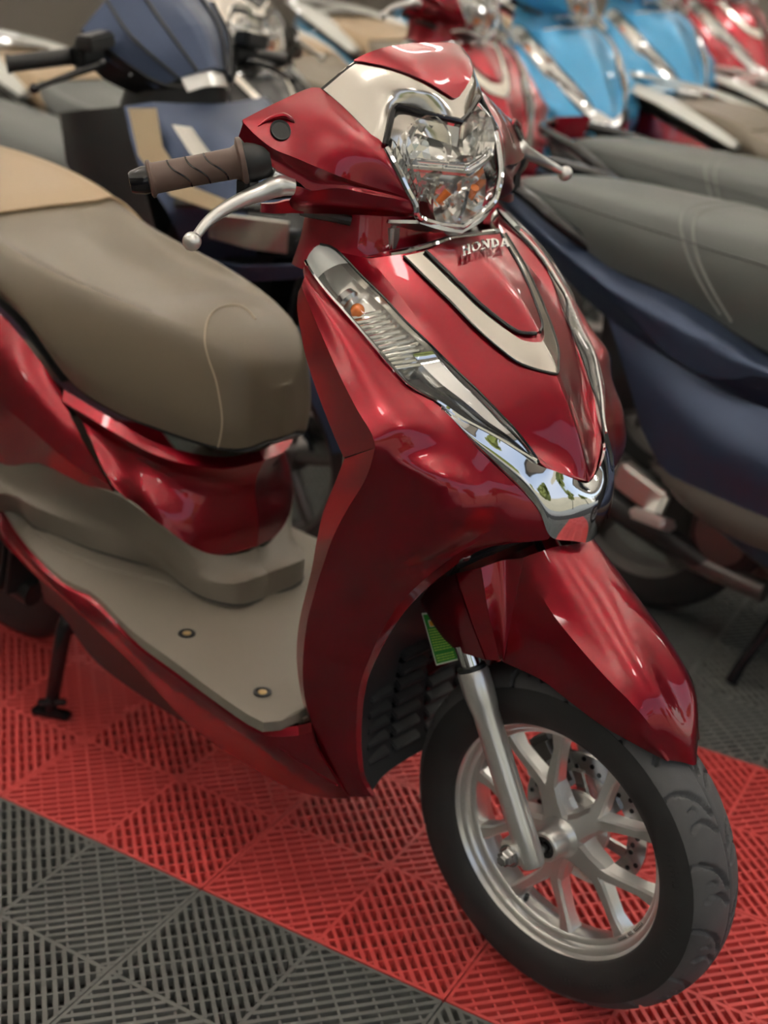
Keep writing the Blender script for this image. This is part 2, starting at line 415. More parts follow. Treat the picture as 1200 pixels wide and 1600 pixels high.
def front_body():
    # centre panel between the two turn signals; every curve runs from the top edge to the tip above the chrome beak
    L0 = C((705, 379, 0), (752, 404, 0), (800, 463, 0), (835, 521, 0), (867, 583, 0), (895, 655, 0), (912, 715, 0), (919, 753, 0))
    L1 = C((655, 393, -.072), (700, 452, -.068), (750, 515, -.058), (800, 577, -.046), (842, 640, -.034), (880, 700, -.020), (905, 738, -.011), (917, 752, -.003))
    L2 = C((577, 404, -.119), (620, 455, -.117), (660, 508, -.117), (712, 572, -.107), (764, 632, -.090), (815, 690, -.067), (868, 733, -.042), (912, 751, -.010))
    L3 = C((522, 392, -.149), (567, 434, -.147), (615, 483, -.142), (690, 557, -.117), (735, 602, -.102), (793, 660, -.082), (848, 727, -.058), (902, 750, -.018))
    cs = [L0, L1, L2, L3]
    sym('front_cover', cs, M['red'], S, per=5, nv=5, br=(2,), sharp=18, th=0)
    t = bvh(cs, per=5, nv=5, br=(2,)); SURF['front'] = t
    # silver U-shaped garnish, right half then mirrored
    outer = [(630, 402), (664, 436), (700, 471), (750, 522), (800, 563), (830, 577), (867, 586)]
    inner = [(661, 396), (680, 417), (700, 436), (750, 485), (800, 525), (820, 535), (841, 537)]
    g = patch_on(t, outer, inner, 34, 3, .0035)
    for r in g: r[-1].y = 0.0
    bm = tobm(g); tobm([[mir(p) for p in r] for r in g], bm)
    build('front_garnish', bm, M['silver'], S, 30, .0028, REF)
    rim = [g[0], [p.lerp(q, .12) for p, q in zip(g[0], g[1])]]
    build('garnish_edge', tube(g[0], .0016, 6), M['blackgloss'], S); build('garnish_edge', mirbm(tube(g[0], .0016, 6)), M['blackgloss'], S)
    # red badge panel, proud of the U
    a = [(661, 397), (690, 424), (720, 453), (750, 481), (790, 512), (812, 523), (835, 524)]
    b = [(706, 380), (730, 391), (752, 405), (776, 432), (800, 464), (818, 492), (835, 522)]
    g2 = patch_on(t, a, b, 30, 6, .006)
    for p in g2[-1]: p.y = 0.0
    bm = tobm(g2); tobm([[mir(p) for p in r] for r in g2], bm)
    bp = build('badge_panel', bm, M['red'], S, 30, .004, REF)
    build('panel_shadow_gap', tube(g2[0], .0022, 6), M['black'], S); build('panel_shadow_gap', mirbm(tube(g2[0], .0022, 6)), M['black'], S)
    # raised lettering
    x0, y0, x1, y1 = 718.5, 413.5, 786, 397.5      # baseline from left to right
    t2 = bvh_sym(cs, per=5, nv=5, br=(2,))
    def bar(px, py, qx, qy, w_): return ('b', px, py, qx, qy, w_)
    # glyphs in a 0..1 box, drawn as thick strokes with slab serifs
    G_ = {'H': [bar(.2, 0, .2, 1, .24), bar(.8, 0, .8, 1, .24), bar(.2, .5, .8, .5, .2), bar(0, .05, .4, .05, .13), bar(.6, .05, 1, .05, .13), bar(0, .95, .4, .95, .13), bar(.6, .95, 1, .95, .13)],
          'N': [bar(.2, 0, .2, 1, .2), bar(.82, 0, .82, 1, .2), bar(.15, .98, .85, .02, .26), bar(0, .05, .4, .05, .13), bar(0, .95, .3, .95, .13), bar(.62, .95, 1, .95, .13)],
          'A': [bar(.12, 0, .5, 1, .2), bar(.5, 1, .88, 0, .26), bar(.28, .33, .72, .33, .16), bar(-.02, .05, .32, .05, .13), bar(.66, .05, 1.04, .05, .13)],
          'D': [bar(.2, 0, .2, 1, .24), bar(0, .05, .45, .05, .14), bar(0, .95, .45, .95, .14)], 'O': []}
    arcs = {'O': [(.5, .5, .40, .43, 0, 360)], 'D': [(.36, .5, .48, .44, -90, 90)]}
    bm = bmesh.new(); adv = [1.04, 1.04, 1.0, 1.0, .98]; tot = sum(adv) + .10 * 4; pos = 0
    H_ = 14.0
    def P(u, v_):
        f = u / tot
        px = x0 + (x1 - x0) * f; py = y0 + (y1 - y0) * f - 2.2 * math.sin(PI * f)
        return on(t2, px - .16 * H_ * v_ * .2, py - H_ * v_ * (1 - .08 * f), .0112)
    def quad(c):
        n = len(c); top = [P(*q) for q in c]; nn = (top[1] - top[0]).cross(top[2] - top[1]).normalized()
        if nn.dot(CAM - top[0]) < 0: nn = -nn
        prism(top, nn * .0022, bm)
    for ch, ad in zip('HONDA', adv):
        for _, ax, ay, bx, by, w_ in G_[ch]:
            d = math.hypot(bx - ax, by - ay); nx, ny = -(by - ay) / d * w_ / 2, (bx - ax) / d * w_ / 2
            quad([(pos + (ax + nx) * ad, ay + ny), (pos + (bx + nx) * ad, by + ny), (pos + (bx - nx) * ad, by - ny), (pos + (ax - nx) * ad, ay - ny)])
        for cx, cy, rx, ry, a0, a1 in arcs.get(ch, []):
            K = 14
            for k in range(K):
                p = []
                for aa, s_ in ((k, 1.22), (k + 1, 1.22), (k + 1, .72), (k, .72)):
                    th = math.radians(a0 + (a1 - a0) * aa / K); p.append((pos + (cx + rx * s_ * math.cos(th)) * ad, cy + ry * (s_ if s_ > 1 else .8) * math.sin(th) * (1.1 / 1.22 if s_ > 1 else 1)))
                quad(p)
        pos += ad + .10
    lt = build('lettering', bm, M['chrome'], bp, flat=True, weld=False); lt['label'] = 'raised chrome letters reading HONDA'
    # chrome strip along the top edge
    tp = C((612, 401, -.098), (635, 397, -.082), (665, 389, -.058), (705, 376, 0)); tp = rs(tp, 16)
    full = [mir(p) for p in tp] + list(reversed(tp))[1:]
    build('top_trim', tube([p + V((-.002, 0, .002)) for p in full], .0042, 8), M['chrome'], S)
    build('steering_shroud', tobm(across([full, [p + V((-.06, 0, -.012)) for p in full]], 3)), M['red'], S, thick=.003)

    # chrome beak with its two arms
    c = [C((919, 754, 0), (930, 775, 0), (931, 805, 0), (921, 846, 0)),
         C((896, 748, -.026), (899, 775, -.032), (899, 810, -.034), (893, 845, -.032)),
         C((867, 736, -.050), (862, 762, -.057), (862, 800, -.062), (860, 838, -.061)),
         C((842, 727, -.064), (836, 745, -.073), (836, 770, -.078), (842, 797, -.073)),
         C((812, 706, -.081), (808, 722, -.087), (808, 742, -.090), (812, 762, -.086)),
         C((772, 681, -.104), (768, 695, -.108), (768, 710, -.110), (772, 724, -.106)),
         C((725, 656, -.127), (727, 668, -.129), (730, 677, -.129), (735, 688, -.126)),
         C((688, 633, -.145), (690, 637, -.1455), (693, 640, -.145), (697, 645, -.143))]
    sym('chrome_trim', c, M['chrome'], S, nu=12, nv=6, th=.003, sharp=60)
front_body()

LENS_OUT = C((478, 408, -.180), (486, 423, -.183), (506, 450, -.186), (535, 483, -.184), (562, 514, -.180), (590, 547, -.175), (610, 571, -.170), (640, 601, -.161), (690, 631, -.143), (725, 655, -.127), (772, 680, -.103), (812, 704, -.081), (838, 720, -.068))
LENS_IN = C((500, 382, -.160), (525, 391, -.150), (567, 434, -.148), (602, 468, -.144), (632, 501, -.139), (665, 532, -.131), (692, 559, -.117), (722, 588, -.107), (752, 617, -.097), (785, 651, -.085), (805, 672, -.079), (828, 700, -.070), (842, 722, -.064))

def turn_signal():
    a, b = st(LENS_OUT, 4), st(LENS_IN, 4); n = len(a)
    # outward normal of the lens, for its bulge
    mid = []
    for i in range(n):
        t_ = (a[min(i + 1, n - 1)] - a[max(i - 1, 0)]).normalized(); w_ = b[i] - a[i]; nn = t_.cross(w_)
        nn = nn.normalized() if nn.length > 1e-9 else V((1, -1, .3)).normalized()
        if nn.dot(CAM - a[i]) < 0: nn = -nn
        mid.append(nn)
    def row(f, h): return [a[i].lerp(b[i], f) + mid[i] * h * min(1, (b[i] - a[i]).length / .035) for i in range(n)]
    def lens(): return tobm(across([row(0, 0), row(.2, .007), row(.5, .011), row(.8, .007), row(1, 0)], 3))
    def deep(): return across([row(0, -.001), row(.06, -.014), row(.35, -.021), row(.65, -.021), row(.94, -.014), row(1, -.001)], 2)
    for f, side in ((lambda bm: bm, 1), (mirbm, -1)):
        hs = build('turn_signal', f(tobm(deep())), M['reflector'], S, 25)
        # frosted cap at the top end
        k0 = 7
        rows = across([row(0, -.0005), row(.3, .006), row(.7, .006), row(1, -.0005)], 3)
        build('lens_cap', f(tobm([r[:k0] for r in rows])), M['frost'], hs)
        # ribbed reflector field and amber bulb
        bm = bmesh.new()
        for i in range(13, 25):
            p, q = a[i].lerp(b[i], .12) - mid[i] * .012, a[i].lerp(b[i], .8) - mid[i] * .012
            tube([p, q], .0021, 6, bm=bm)
        rb = build('reflector_ribs', f(bm), M['reflector'], hs)
        i = 12; p = a[i].lerp(b[i], .36) - mid[i] * .012
        bm = bmesh.new(); bmesh.ops.create_uvsphere(bm, u_segments=14, v_segments=10, radius=.0085, matrix=Matrix.Translation(p))
        build('amber_bulb', f(bm), M['amber'], hs)
        build('bulb_holder', f(lathe([(.011, 0), (.014, .004), (.012, .012), (.0, .012)], p + (a[9] - a[12]).normalized() * .012, a[9] - a[12], 14)), M['steel'], hs)
        # dark stripes in the lower half
        for j, (fa, fb) in enumerate(((.02, .30), (.42, .56))):
            g = [[a[i].lerp(b[i], fa + (fb - fa) * s / 2) - mid[i] * .004 for i in range(27 + 2 * j, n - 2)] for s in range(3)]
            build('dark_strip', f(tobm(g)), M['blackgloss'], hs, thick=.0015)
        g = [[a[i].lerp(b[i], fa) - mid[i] * .005 for i in range(22, n - 2)] for fa in (.58, .78, .98)]
        build('chrome_strip', f(tobm(g)), M['chrome'], hs, thick=.0015)
        build('lens', f(lens()), M['lens'], hs, 60)
        build('lens_rim', f(tube(row(0, .001), .0022, 6)), M['chrome'], hs)
        build('lens_rim', f(tube(row(1, .001), .0016, 6)), M['blackgloss'], hs)
turn_signal()

def leg_shield():
    # stations from the lens corner down to the toe: front edge, ..., rear crease
    ST = [((478, 414, -.180), None, None, (471, 447, -.203)),
          ((506, 453, -.186), None, None, (479, 467, -.207)),
          ((562, 518, -.180), None, None, (503, 525, -.213)),
          ((610, 575, -.170), None, None, (530, 585, -.219)),
          ((640, 606, -.161), (632, 603, -.165), None, (558, 640, -.223)),
          ((690, 637, -.145), (678, 647, -.155), None, (580, 676, -.225)),
          ((737, 691, -.127), (725, 702, -.139), (660, 706, -.182), (586, 700, -.225)),
          ((773, 727, -.107), (752, 738, -.127), (690, 745, -.1755), (580, 725, -.223)),
          ((813, 765, -.087), (774, 768, -.117), (704, 778, -.1705), (568, 755, -.220)),
          ((843, 800, -.071), (787, 794, -.109), (700, 808, -.1715), (548, 787, -.217)),
          ((860, 838, -.059), (787, 815, -.109), (668, 845, -.1785), (530, 819, -.214)),
          ((832, 846, -.076), (768, 831, -.118), (640, 872, -.1825), (516, 850, -.211)),
          ((790, 850, -.097), (740, 850, -.132), (615, 890, -.184), (506, 880, -.208)),
          ((745, 862, -.117), (705, 872, -.146), (600, 908, -.183), (496, 910, -.205)),
          ((690, 900, -.135), (660, 908, -.153), (580, 932, -.182), (488, 940, -.201)),
          ((650, 936, -.143), (625, 943, -.158), (565, 958, -.180), (481, 966, -.198)),
          ((620, 973, -.147), (600, 980, -.16), (545, 990, -.178), (475, 1010, -.194)),
          ((595, 1016, -.148), (580, 1022, -.16), (530, 1035, -.176), (473, 1055, -.189)),
          ((575, 1062, -.147), (563, 1068, -.158), (525, 1080, -.172), (477, 1095, -.184)),
          ((567, 1110, -.144), (557, 1115, -.154), (524, 1122, -.166), (487, 1130, -.177)),
          ((565, 1160, -.139), (557, 1163, -.148), (530, 1167, -.158), (500, 1170, -.168)),
          ((570, 1210, -.132), (563, 1212, -.14), (545, 1215, -.148), (518, 1218, -.156)),
          ((587, 1243, -.125), (580, 1244, -.13), (568, 1245, -.136), (548, 1245, -.142))]
    F, K, Mi, Gc = [], [], [], []
    for f, k, m_, g in ST:
        f, g = A(*f), A(*g)
        k = A(*k) if k else f.lerp(g, .14) + V((0, -.0015, .0015))
        m_ = A(*m_) if m_ else k.lerp(g, .55) + V((.005, -.002, .003))
        F.append(f); K.append(k); Mi.append(m_); Gc.append(g)
    surf('leg_shield', [F, K, Mi, Gc], M['red'], S, per=4, nv=6, br=(1,), sharp=14, both=True)
    SURF['shield'] = bvh([F, K, Mi, Gc], per=4, nv=6, br=(1,))
    # facet turning in behind the crease
    up = C((466, 456, -.197), (464, 480, -.198), (471, 525, -.200), (480, 565, -.201), (499, 622, -.202), (520, 676, -.203), (537, 715, -.204))
    surf('shield_side', [Gc[:7], up], M['red'], S, nu=30, nv=4, th=.003, both=True)
    lo = C((538, 717, -.204), (522, 758, -.202), (505, 800, -.198), (494, 850, -.194), (487, 890, -.189), (470, 960, -.187), (464, 1005, -.184), (465, 1050, -.181), (474, 1100, -.177), (488, 1136, -.170))
    surf('shield_return', [Gc[6:20], lo], M['red'], S, nu=34, nv=4, th=.003, both=True)
    # inner face towards the rider, closing the shield
    back = rs(up + lo[1:], 30)
    rows = [[mir(p) for p in back], [V((p.x - .03, .09, p.z)) for p in back], [V((p.x - .035, 0, p.z)) for p in back], [V((p.x - .03, -.09, p.z)) for p in back], back]
    build('inner_shield', tobm(across(rows, 3)), M['mat'], S, thick=.003)
    # black lower cover behind the wheel, with louvres
    e = [F[i] for i in range(13, 23)]
    e = rs([p + V((-.012, .004, 0)) for p in e], 18)
    rows = [[mir(p) for p in e], [V((p.x - .012, .08, p.z + .004)) for p in e], [V((p.x - .012, 0, p.z + .008)) for p in e], [V((p.x - .012, -.08, p.z + .004)) for p in e], e]
    lc = build('lower_cover', tobm(across(rows, 4)), M['darkgrey'], S, thick=.003)
    el = sorted(e, key=lambda p: p.z)
    def face_x(z):
        for p, q in zip(el, el[1:]):
            if p.z <= z <= q.z: return p.x + (q.x - p.x) * (z - p.z) / max(1e-6, q.z - p.z) - .012
        return el[-1].x - .012
    for k in range(7):
        z = .262 + k * .024; x = face_x(z) + .004
        for y, w_ in ((-.092, .044), (.092, .044), (-.034, .052), (.034, .052)):
            if k > 4 and abs(y) > .05: continue
            lv = build('louvre', box((x, y, z), (.018, w_, .010), rot=Matrix.Rotation(.55, 3, 'Y'), bev=.002), M['darkgrey'], lc)
            build('slot', box((x - .002, y, z - .0085), (.006, w_, .007)), M['blackgloss'], lv)
    SH['F'] = F; SH['G'] = Gc
SH = {}
leg_shield()

def side_skirt():
    top = C((488, 1128, -.172), (470, 1134, -.178), (420, 1136, .312, 'z'), (392, 1125, .316, 'z'), (333, 1085, .320, 'z'), (271, 1039, .326, 'z'), (208, 993, .332, 'z'), (167, 952, .338, 'z'), (137, 927, .343, 'z'), (106, 913, .348, 'z'), (62, 877, .358, 'z'), (27, 834, .368, 'z'), (0, 790, .380, 'z'), (-60, 700, .42, 'z'))
    bot = C((548, 1245, -.140), (505, 1243, -.147), (452, 1228, -.157), (415, 1208, -.166), (345, 1165, -.182), (285, 1118, -.192), (215, 1042, -.200), (150, 980, -.202), (120, 952, -.203), (98, 930, -.204), (58, 900, -.205), (22, 866, -.205), (-5, 836, -.205), (-70, 740, -.205))
    t, b = rs(top, 44), rs(bot, 44)
    mid = [p.lerp(q, .35) + V((.002, -.010, -.002)) for p, q in zip(t, b)]
    lip = [p.lerp(q, .10) + V((.002, -.007, .001)) for p, q in zip(t, b)]
    g = across([t, lip, mid, b], 4, (1,))
    for f in (lambda x: x, mirbm): build('side_skirt', f(tobm(g)), M['red'], S, 25, .003)
    # pale parting line where the skirt meets the shield
    pl = C((396, 1127, -.207), (405, 1140, -.207), (422, 1154, -.203), (470, 1188, -.185), (528, 1224, -.160))
    build('parting_line', tube([p + V((.003, -.004, 0)) for p in rs(pl, 20)], .0011, 5), M['red'], S)
    # black belly pan below the skirt
    lo = C((500, 1243, -.12), (450, 1228, -.13), (380, 1186, -.145), (300, 1136, -.155), (222, 1088, -.160), (160, 1043, -.165), (128, 1008, -.168), (100, 965, -.172), (70, 940, -.176))
    up = C((503, 1240, -.146), (450, 1224, -.157), (380, 1180, -.172), (300, 1125, -.188), (222, 1045, -.198), (165, 990, -.201), (120, 950, -.202), (95, 930, -.203), (60, 900, -.204))
    l, u = rs(lo, 30), rs(up, 30)
    cen = [V((p.x, -.05, p.z - .01)) for p in l]
    g = across([u, l, cen, [mir(p) for p in cen], [mir(p) for p in l], [mir(p) for p in u]], 3, (1, 4))
    build('belly_pan', tobm(g), M['black'], S, 25, .003)
side_skirt()

def floorboard():
    e = C((512, 1050, .346, 'z'), (497, 1088, .339, 'z'), (478, 1107, .333, 'z'), (458, 1118, .330, 'z'), (425, 1130, .328, 'z'), (395, 1121, .328, 'z'), (333, 1079, .332, 'z'), (271, 1033, .337, 'z'), (208, 987, .342, 'z'), (167, 946, .348, 'z'), (137, 921, .352, 'z'), (106, 908, .357, 'z'), (62, 871, .366, 'z'), (27, 829, .376, 'z'), (0, 785, .388, 'z'), (-60, 695, .43, 'z'))
    e = rs(e, 44)
    inner = [V((p.x, p.y * .82, p.z + .006)) for p in e]
    cen = [V((p.x - .0, 0, p.z + .010)) for p in e]
    half = [V((p.x, p.y * .4, p.z + .009)) for p in e]
    for p, q in zip(inner, e):
        if q.x < -.75: p.z += .006 * min(1, (-.75 - q.x) / .1)
    rows = [cen, half, inner, e]
    full = [[mir(p) for p in r] for r in reversed(rows[1:])] + rows
    fb = build('floorboard', tobm(across(full, 3)), M['mat'], S, 30, .004)
    skirt = [V((p.x, p.y - .001, p.z - .014)) for p in e]
    g = across([e, skirt], 2); build('floorboard_edge', tobm(g), M['mat'], fb); build('floorboard_edge', mirbm(tobm(g)), M['mat'], fb)
    for y in (-1, 1): build('floor_corner', box((-.352, y * .140, .318), (.07, .07, .018), bev=.006), M['mat'], fb)
    t = bvh(rows, nu=44, nv=3)
    rd = [on(t, p.x, p.y, .001) for p in rs([V((a, b, 0)) for a, b in ((58, 834), (92, 858), (125, 872), (180, 892), (250, 908), (300, 930))], 24)]
    rd2 = [on(t, p.x, p.y, .001) for p in rs([V((a, b, 0)) for a, b in ((140, 908), (190, 930), (245, 962), (290, 1000), (345, 1046), (395, 1092))], 24)]
    for q in (rd,):
        for f in (lambda x: x, mirbm): build('foot_ridge', f(tube(q, .0022, 6)), M['mat'], fb)
    for px, py in ((292, 990), (410, 1082)):
        c = on(t, px, py)
        for y in (1, -1):
            cc = c if y == 1 else mir(c)
            h = build('bolt_recess', lathe([(.0125, .0), (.0125, .0016), (.0088, .0019), (.0088, .0004)], cc, (0, 0, 1), 20), M['black'], fb)
            build('bolt_head', lathe([(.0062, 0), (.0062, .0014), (.004, .0022), (0, .0022)], cc, (0, 0, 1), 14), M['brass'], h)
    # raised cover in front of and below the seat
    U0 = C((-60, 735, -.19), (0, 725, -.188), (30, 718, -.187), (62, 723, -.184), (130, 755, -.171), (185, 773, -.158), (250, 820, -.132), (300, 855, -.098), (345, 868, -.055), (385, 864, -.018), (402, 855, 0))
    U1 = C((-60, 780, .46, 'z'), (10, 772, .44, 'z'), (60, 795, .43, 'z'), (110, 815, .42, 'z'), (165, 835, .41, 'z'), (215, 855, .40, 'z'), (265, 880, .395, 'z'), (318, 905, .39, 'z'), (365, 912, .392, 'z'), (400, 903, .394, 'z'), (418, 896, 0))
    U2 = C((-60, 800, .395, 'z'), (20, 800, .392, 'z'), (54, 826, .385, 'z'), (84, 836, .380, 'z'), (140, 860, .372, 'z'), (208, 880, .365, 'z'), (258, 893, .361, 'z'), (290, 922, .355, 'z'), (328, 941, .353, 'z'), (375, 949, .352, 'z'), (420, 936, 0))
    n = 40; r0, r1, r2 = rs(U0, n), rs(U1, n), rs(U2, n)
    g = across([r0, [p.lerp(q, .6) + V((-.004, .006, -.006)) for p, q in zip(r0, r1)], r1, r2], 5, (2,))
    bm = tobm(g); tobm([[mir(p) for p in r] for r in g], bm)
    tc = build('tunnel_cover', bm, M['mat'], S, 30, .003, (-.9, 0, .2))
    gl = [p + V((0, 0, .0035)) for p in r2]
    build('cover_seam', tube(gl + [mir(p) for p in reversed(gl)][1:], .0016, 6), M['black'], tc)
    for px, py in ((370, 939),):
        c = A(px, py, z=.3575)
        for k in (1, -1):
            build('screw', lathe([(.006, 0), (.006, .002), (.0035, .0022), (.0035, .0008)], c if k == 1 else mir(c), (0.1, 0, 1), 14), M['black'], tc)
    # red cover under the seat nose
    T = C((100, 609, -.157), (180, 657, -.142), (240, 690, -.118), (300, 708, -.088), (352, 714, -.048), (405, 704, 0))
    Bq = C((176, 759, -.162), (212, 792, -.147), (252, 820, -.131), (300, 854, -.098), (345, 867, -.055), (402, 854, 0))
    t_, b_ = rs(T, 26), rs(Bq, 26)
    lip = [p + V((.012, -.012 * min(1, abs(p.y) / .05), -.012)) for p in t_]
    mid = [p.lerp(q, .35) + V((-.006, .006 * min(1, abs(p.y) / .05), 0)) for p, q in zip(t_, b_)]
    lowm = [p.lerp(q, .75) + V((.002, -.002 * min(1, abs(p.y) / .05), 0)) for p, q in zip(t_, b_)]
    g = across([t_, lip, mid, lowm, b_], 4, (1,))
    bm = tobm(g); tobm([[mir(p) for p in r] for r in g], bm)
    build('under_seat_cover', bm, M['red'], S, 25, .003, (-.8, 0, .6))
    # side covers behind the parting line
    a = C((92, 606, -.159), (70, 575, -.163), (46, 543, -.168), (0, 490, -.172)) + [V((-1.2, -.168, .765)), V((-1.4, -.155, .82)), V((-1.6, -.12, .86)), V((-1.76, -.055, .88))]
    m_ = C((170, 757, -.165), (135, 738, -.178), (100, 716, -.190), (0, 632, -.212)) + [V((-1.15, -.213, .60)), V((-1.38, -.19, .68)), V((-1.6, -.14, .76)), V((-1.76, -.06, .82))]
    d = C((178, 770, -.158), (130, 757, -.171), (62, 724, -.186), (0, 724, -.19)) + [V((-1.15, -.19, .50)), V((-1.38, -.18, .56)), V((-1.6, -.13, .68)), V((-1.74, -.06, .78))]
    n = 36; a, m_, d = rs(a, n), rs(m_, n), rs(d, n)
    hi = [p.lerp(q, .5) + V((0, -.008, .006)) for p, q in zip(a, m_)]
    g = across([a, hi, m_, d], 4, (2,))
    for f in (lambda x: x, mirbm): build('side_cover', f(tobm(g)), M['red'], S, 25, .003)
    inn = [p + V((-.006, .010, .006)) for p in a]
    # dark tray between the side covers, under the seat
    build('seat_tray', tobm(across([inn, [mir(p) for p in inn]], 4)), M['black'], S, thick=.003)
    # tail lamp closing the rear
    build('tail_lamp', tobm(across([[a[-1], m_[-1], d[-1]], [V((-1.79, 0, .88)), V((-1.80, 0, .82)), V((-1.77, 0, .78))], [mir(p) for p in (a[-1], m_[-1], d[-1])]], 5)), M['red'], S, thick=.003)
floorboard()

def seat():
    # x, half width, bottom z, side z, top z
    X = [(-.556, .030, .612, .650, .690), (-.566, .062, .604, .660, .722), (-.590, .088, .603, .672, .748), (-.630, .108, .606, .690, .768), (-.690, .128, .612, .708, .781), (-.760, .146, .619, .722, .789),
         (-.830, .157, .633, .734, .796), (-.900, .164, .656, .748, .803), (-.980, .168, .686, .765, .812), (-1.06, .169, .716, .785, .826), (-1.13, .168, .736, .806, .846), (-1.20, .167, .752, .828, .868),
         (-1.30, .162, .778, .845, .884), (-1.42, .150, .806, .860, .892), (-1.55, .125, .832, .872, .894), (-1.66, .085, .85, .874, .888), (-1.70, .04, .86, .87, .878)]
    def section(i):
        x, hw, zb, zs, zt = X[i]; bol = max(0, 1 - abs(x + .86) / .24)
        pts = [V((x + .10 * max(0, min(1, (-.85 - x) / .2)), -hw * .93, zb)), V((x + .075 * max(0, min(1, (-.85 - x) / .2)), -hw, zb + (zs - zb) * .45)), V((x + .03 * max(0, min(1, (-.85 - x) / .2)), -hw * .96, zs)),
               V((x, -hw * .82, zt - (zt - zs) * (.32 - .12 * bol))), V((x, -hw * .60, zt - (.012 + .010 * bol) * (hw / .16))), V((x, 0, zt - .010 * (1 if x < -.7 else 0)))]
        return pts + [mir(p) for p in reversed(pts[:-1])]
    secs = [section(i) for i in range(len(X))]
    for s in secs:
        for p in s:
            if p.y > 0: p.z -= tilt(p.z) * p.y * .55
    rows = [dense(s, 6) for s in secs]; rows = across(rows, 6)
    cut = 6 * 10 + 2
    first = rows[:cut + 1]
    st_ = build('seat', tobm([[V((p.x + .004, 0, p.z)) for p in first[0]], [V((p.x + .003, p.y * .55, p.z)) for p in first[0]]] + first), M['seat'], S, 60, 0, (-.9, 0, .7))
    bm = tobm(rows); bm.normal_update(); t = BVHTree.FromBMesh(bm); bm.free()
    seam = [(337, 713), (345, 680), (347, 653), (343, 622), (337, 593), (326, 560), (320, 533), (323, 505), (333, 488), (347, 480), (362, 477), (377, 479), (390, 488), (399, 499)]
    q = [on(t, p.x, p.y, .0006) for p in rs([V((a, b, 0)) for a, b in seam], 60)]
    build('stitching', tube(q, .0013, 6), M['thread'], st_)
    pil = [[p + V((0, 0, .003)) for p in r] for r in rows[cut - 1:]]
    ps = build('pillion_pad', tobm(pil), M['tan'], S, 60, 0, (-1.4, 0, .8)); ps['label'] = 'tan leatherette pad behind the brown rider seat'
    e = [p + V((.001, 0, .0005)) for p in pil[0]]
    build('piping', tube(e, .003, 8), M['tan'], ps)
    b = [r[0] for r in first]; build('seat_base', tobm(across([[p + V((0, .004, -.002)) for p in b], [mir(p) + V((0, -.004, -.002)) for p in b]], 3)), M['black'], S, thick=.004)
seat()
def fender():
    SP = C((905, 848, 0), (955, 915, 0), (1008, 998, 0), (1052, 1080, 0), (1078, 1145, 0), (1087, 1195, 0))
    E1 = C((815, 872, -.056), (862, 957, -.064), (937, 1048, -.066), (982, 1094, -.060), (1014, 1131, -.051), (1047, 1188, -.031))
    LO = C((785, 1034, -.080), (845, 1062, -.074), (882, 1090, -.071), (938, 1132, -.066), (994, 1164, -.055), (1040, 1189, -.034))
    top = [p.lerp(q, .5) + V((.010, -.006, .010)) * (1 - (i_ / 8) ** 3) for i_, (p, q) in enumerate(zip(rs(SP, 9), rs(E1, 9)))]
    TP = C((815, 868, -.050), (790, 872, -.066), (765, 880, -.084), (746, 886, -.094))
    n = 30
    sp, e1, lo, tq = rs(SP, n), rs(E1, n), rs(LO, n), rs(top, n)
    mid = [p.lerp(q, .5) + V((.001, -.003, .001)) for p, q in zip(e1, lo)]
    rows = [sp, tq, e1, mid, lo]; k = len(rows) - 1
    full = [[V((p.x, -p.y, p.z)) for p in r] for r in reversed(rows[1:])] + rows
    fe = build('front_fender', tobm(across(full, 5, (2, 6))), M['red'], S, 22, .003, (0, 0, .35))
    # side shoulder that wraps the fork top, then a flat cheek behind it
    a = rs(C((818, 872, -.056), (802, 950, -.070), (787, 1034, -.081)), 14)
    b = rs(C((752, 887, -.092), (764, 960, -.099), (781, 1032, -.102)), 14)
    c = rs(C((712, 896, -.099), (735, 965, -.107), (760, 1031, -.108)), 14)
    hh = [p.lerp(q, .5) + V((-.004, .006, 0)) for p, q in zip(a, b)]
    g = across([a, hh, b, c], 5, (2,))
    for f in (lambda x: x, lambda q: flip(q)): build('fender_shoulder', f(tobm(g)), M['red'], fe, 25, .003)
    d0 = rs(C((710, 897, -.098), (733, 965, -.105), (758, 1031, -.106)), 14)
    d1 = rs(C((690, 905, -.092), (700, 960, -.098), (726, 1021, -.100)), 14)
    d2 = rs(C((668, 917, -.082), (668, 950, -.086), (692, 994, -.090), (708, 1012, -.092)), 14)
    d3 = rs(C((656, 930, -.076), (660, 947, -.078), (676, 975, -.083), (692, 994, -.086)), 14)
    g = across([d0, d1, d2, d3], 4)
    for f in (lambda x: x, lambda q: flip(q)): build('fender_cheek', f(tobm(g)), M['red'], fe, 25, .003)
    # inner mudguard behind the wheel
    rows = []
    for y, dr in ((-.062, -.012), (-.05, .004), (0, .010), (.05, .004), (.062, -.012)):
        rows.append([V(((.272 + dr) * math.cos(t), y, .232 + (.272 + dr) * math.sin(t))) for t in [math.radians(78 + 62 * i / 20) for i in range(21)]])
    build('inner_mudguard', tobm(across(rows, 3)), M['red'], fe, 30, .003)
def flip(bm):
    for v in bm.verts: v.co.y = -v.co.y
    bmesh.ops.reverse_faces(bm, faces=bm.faces); return bm
fender()

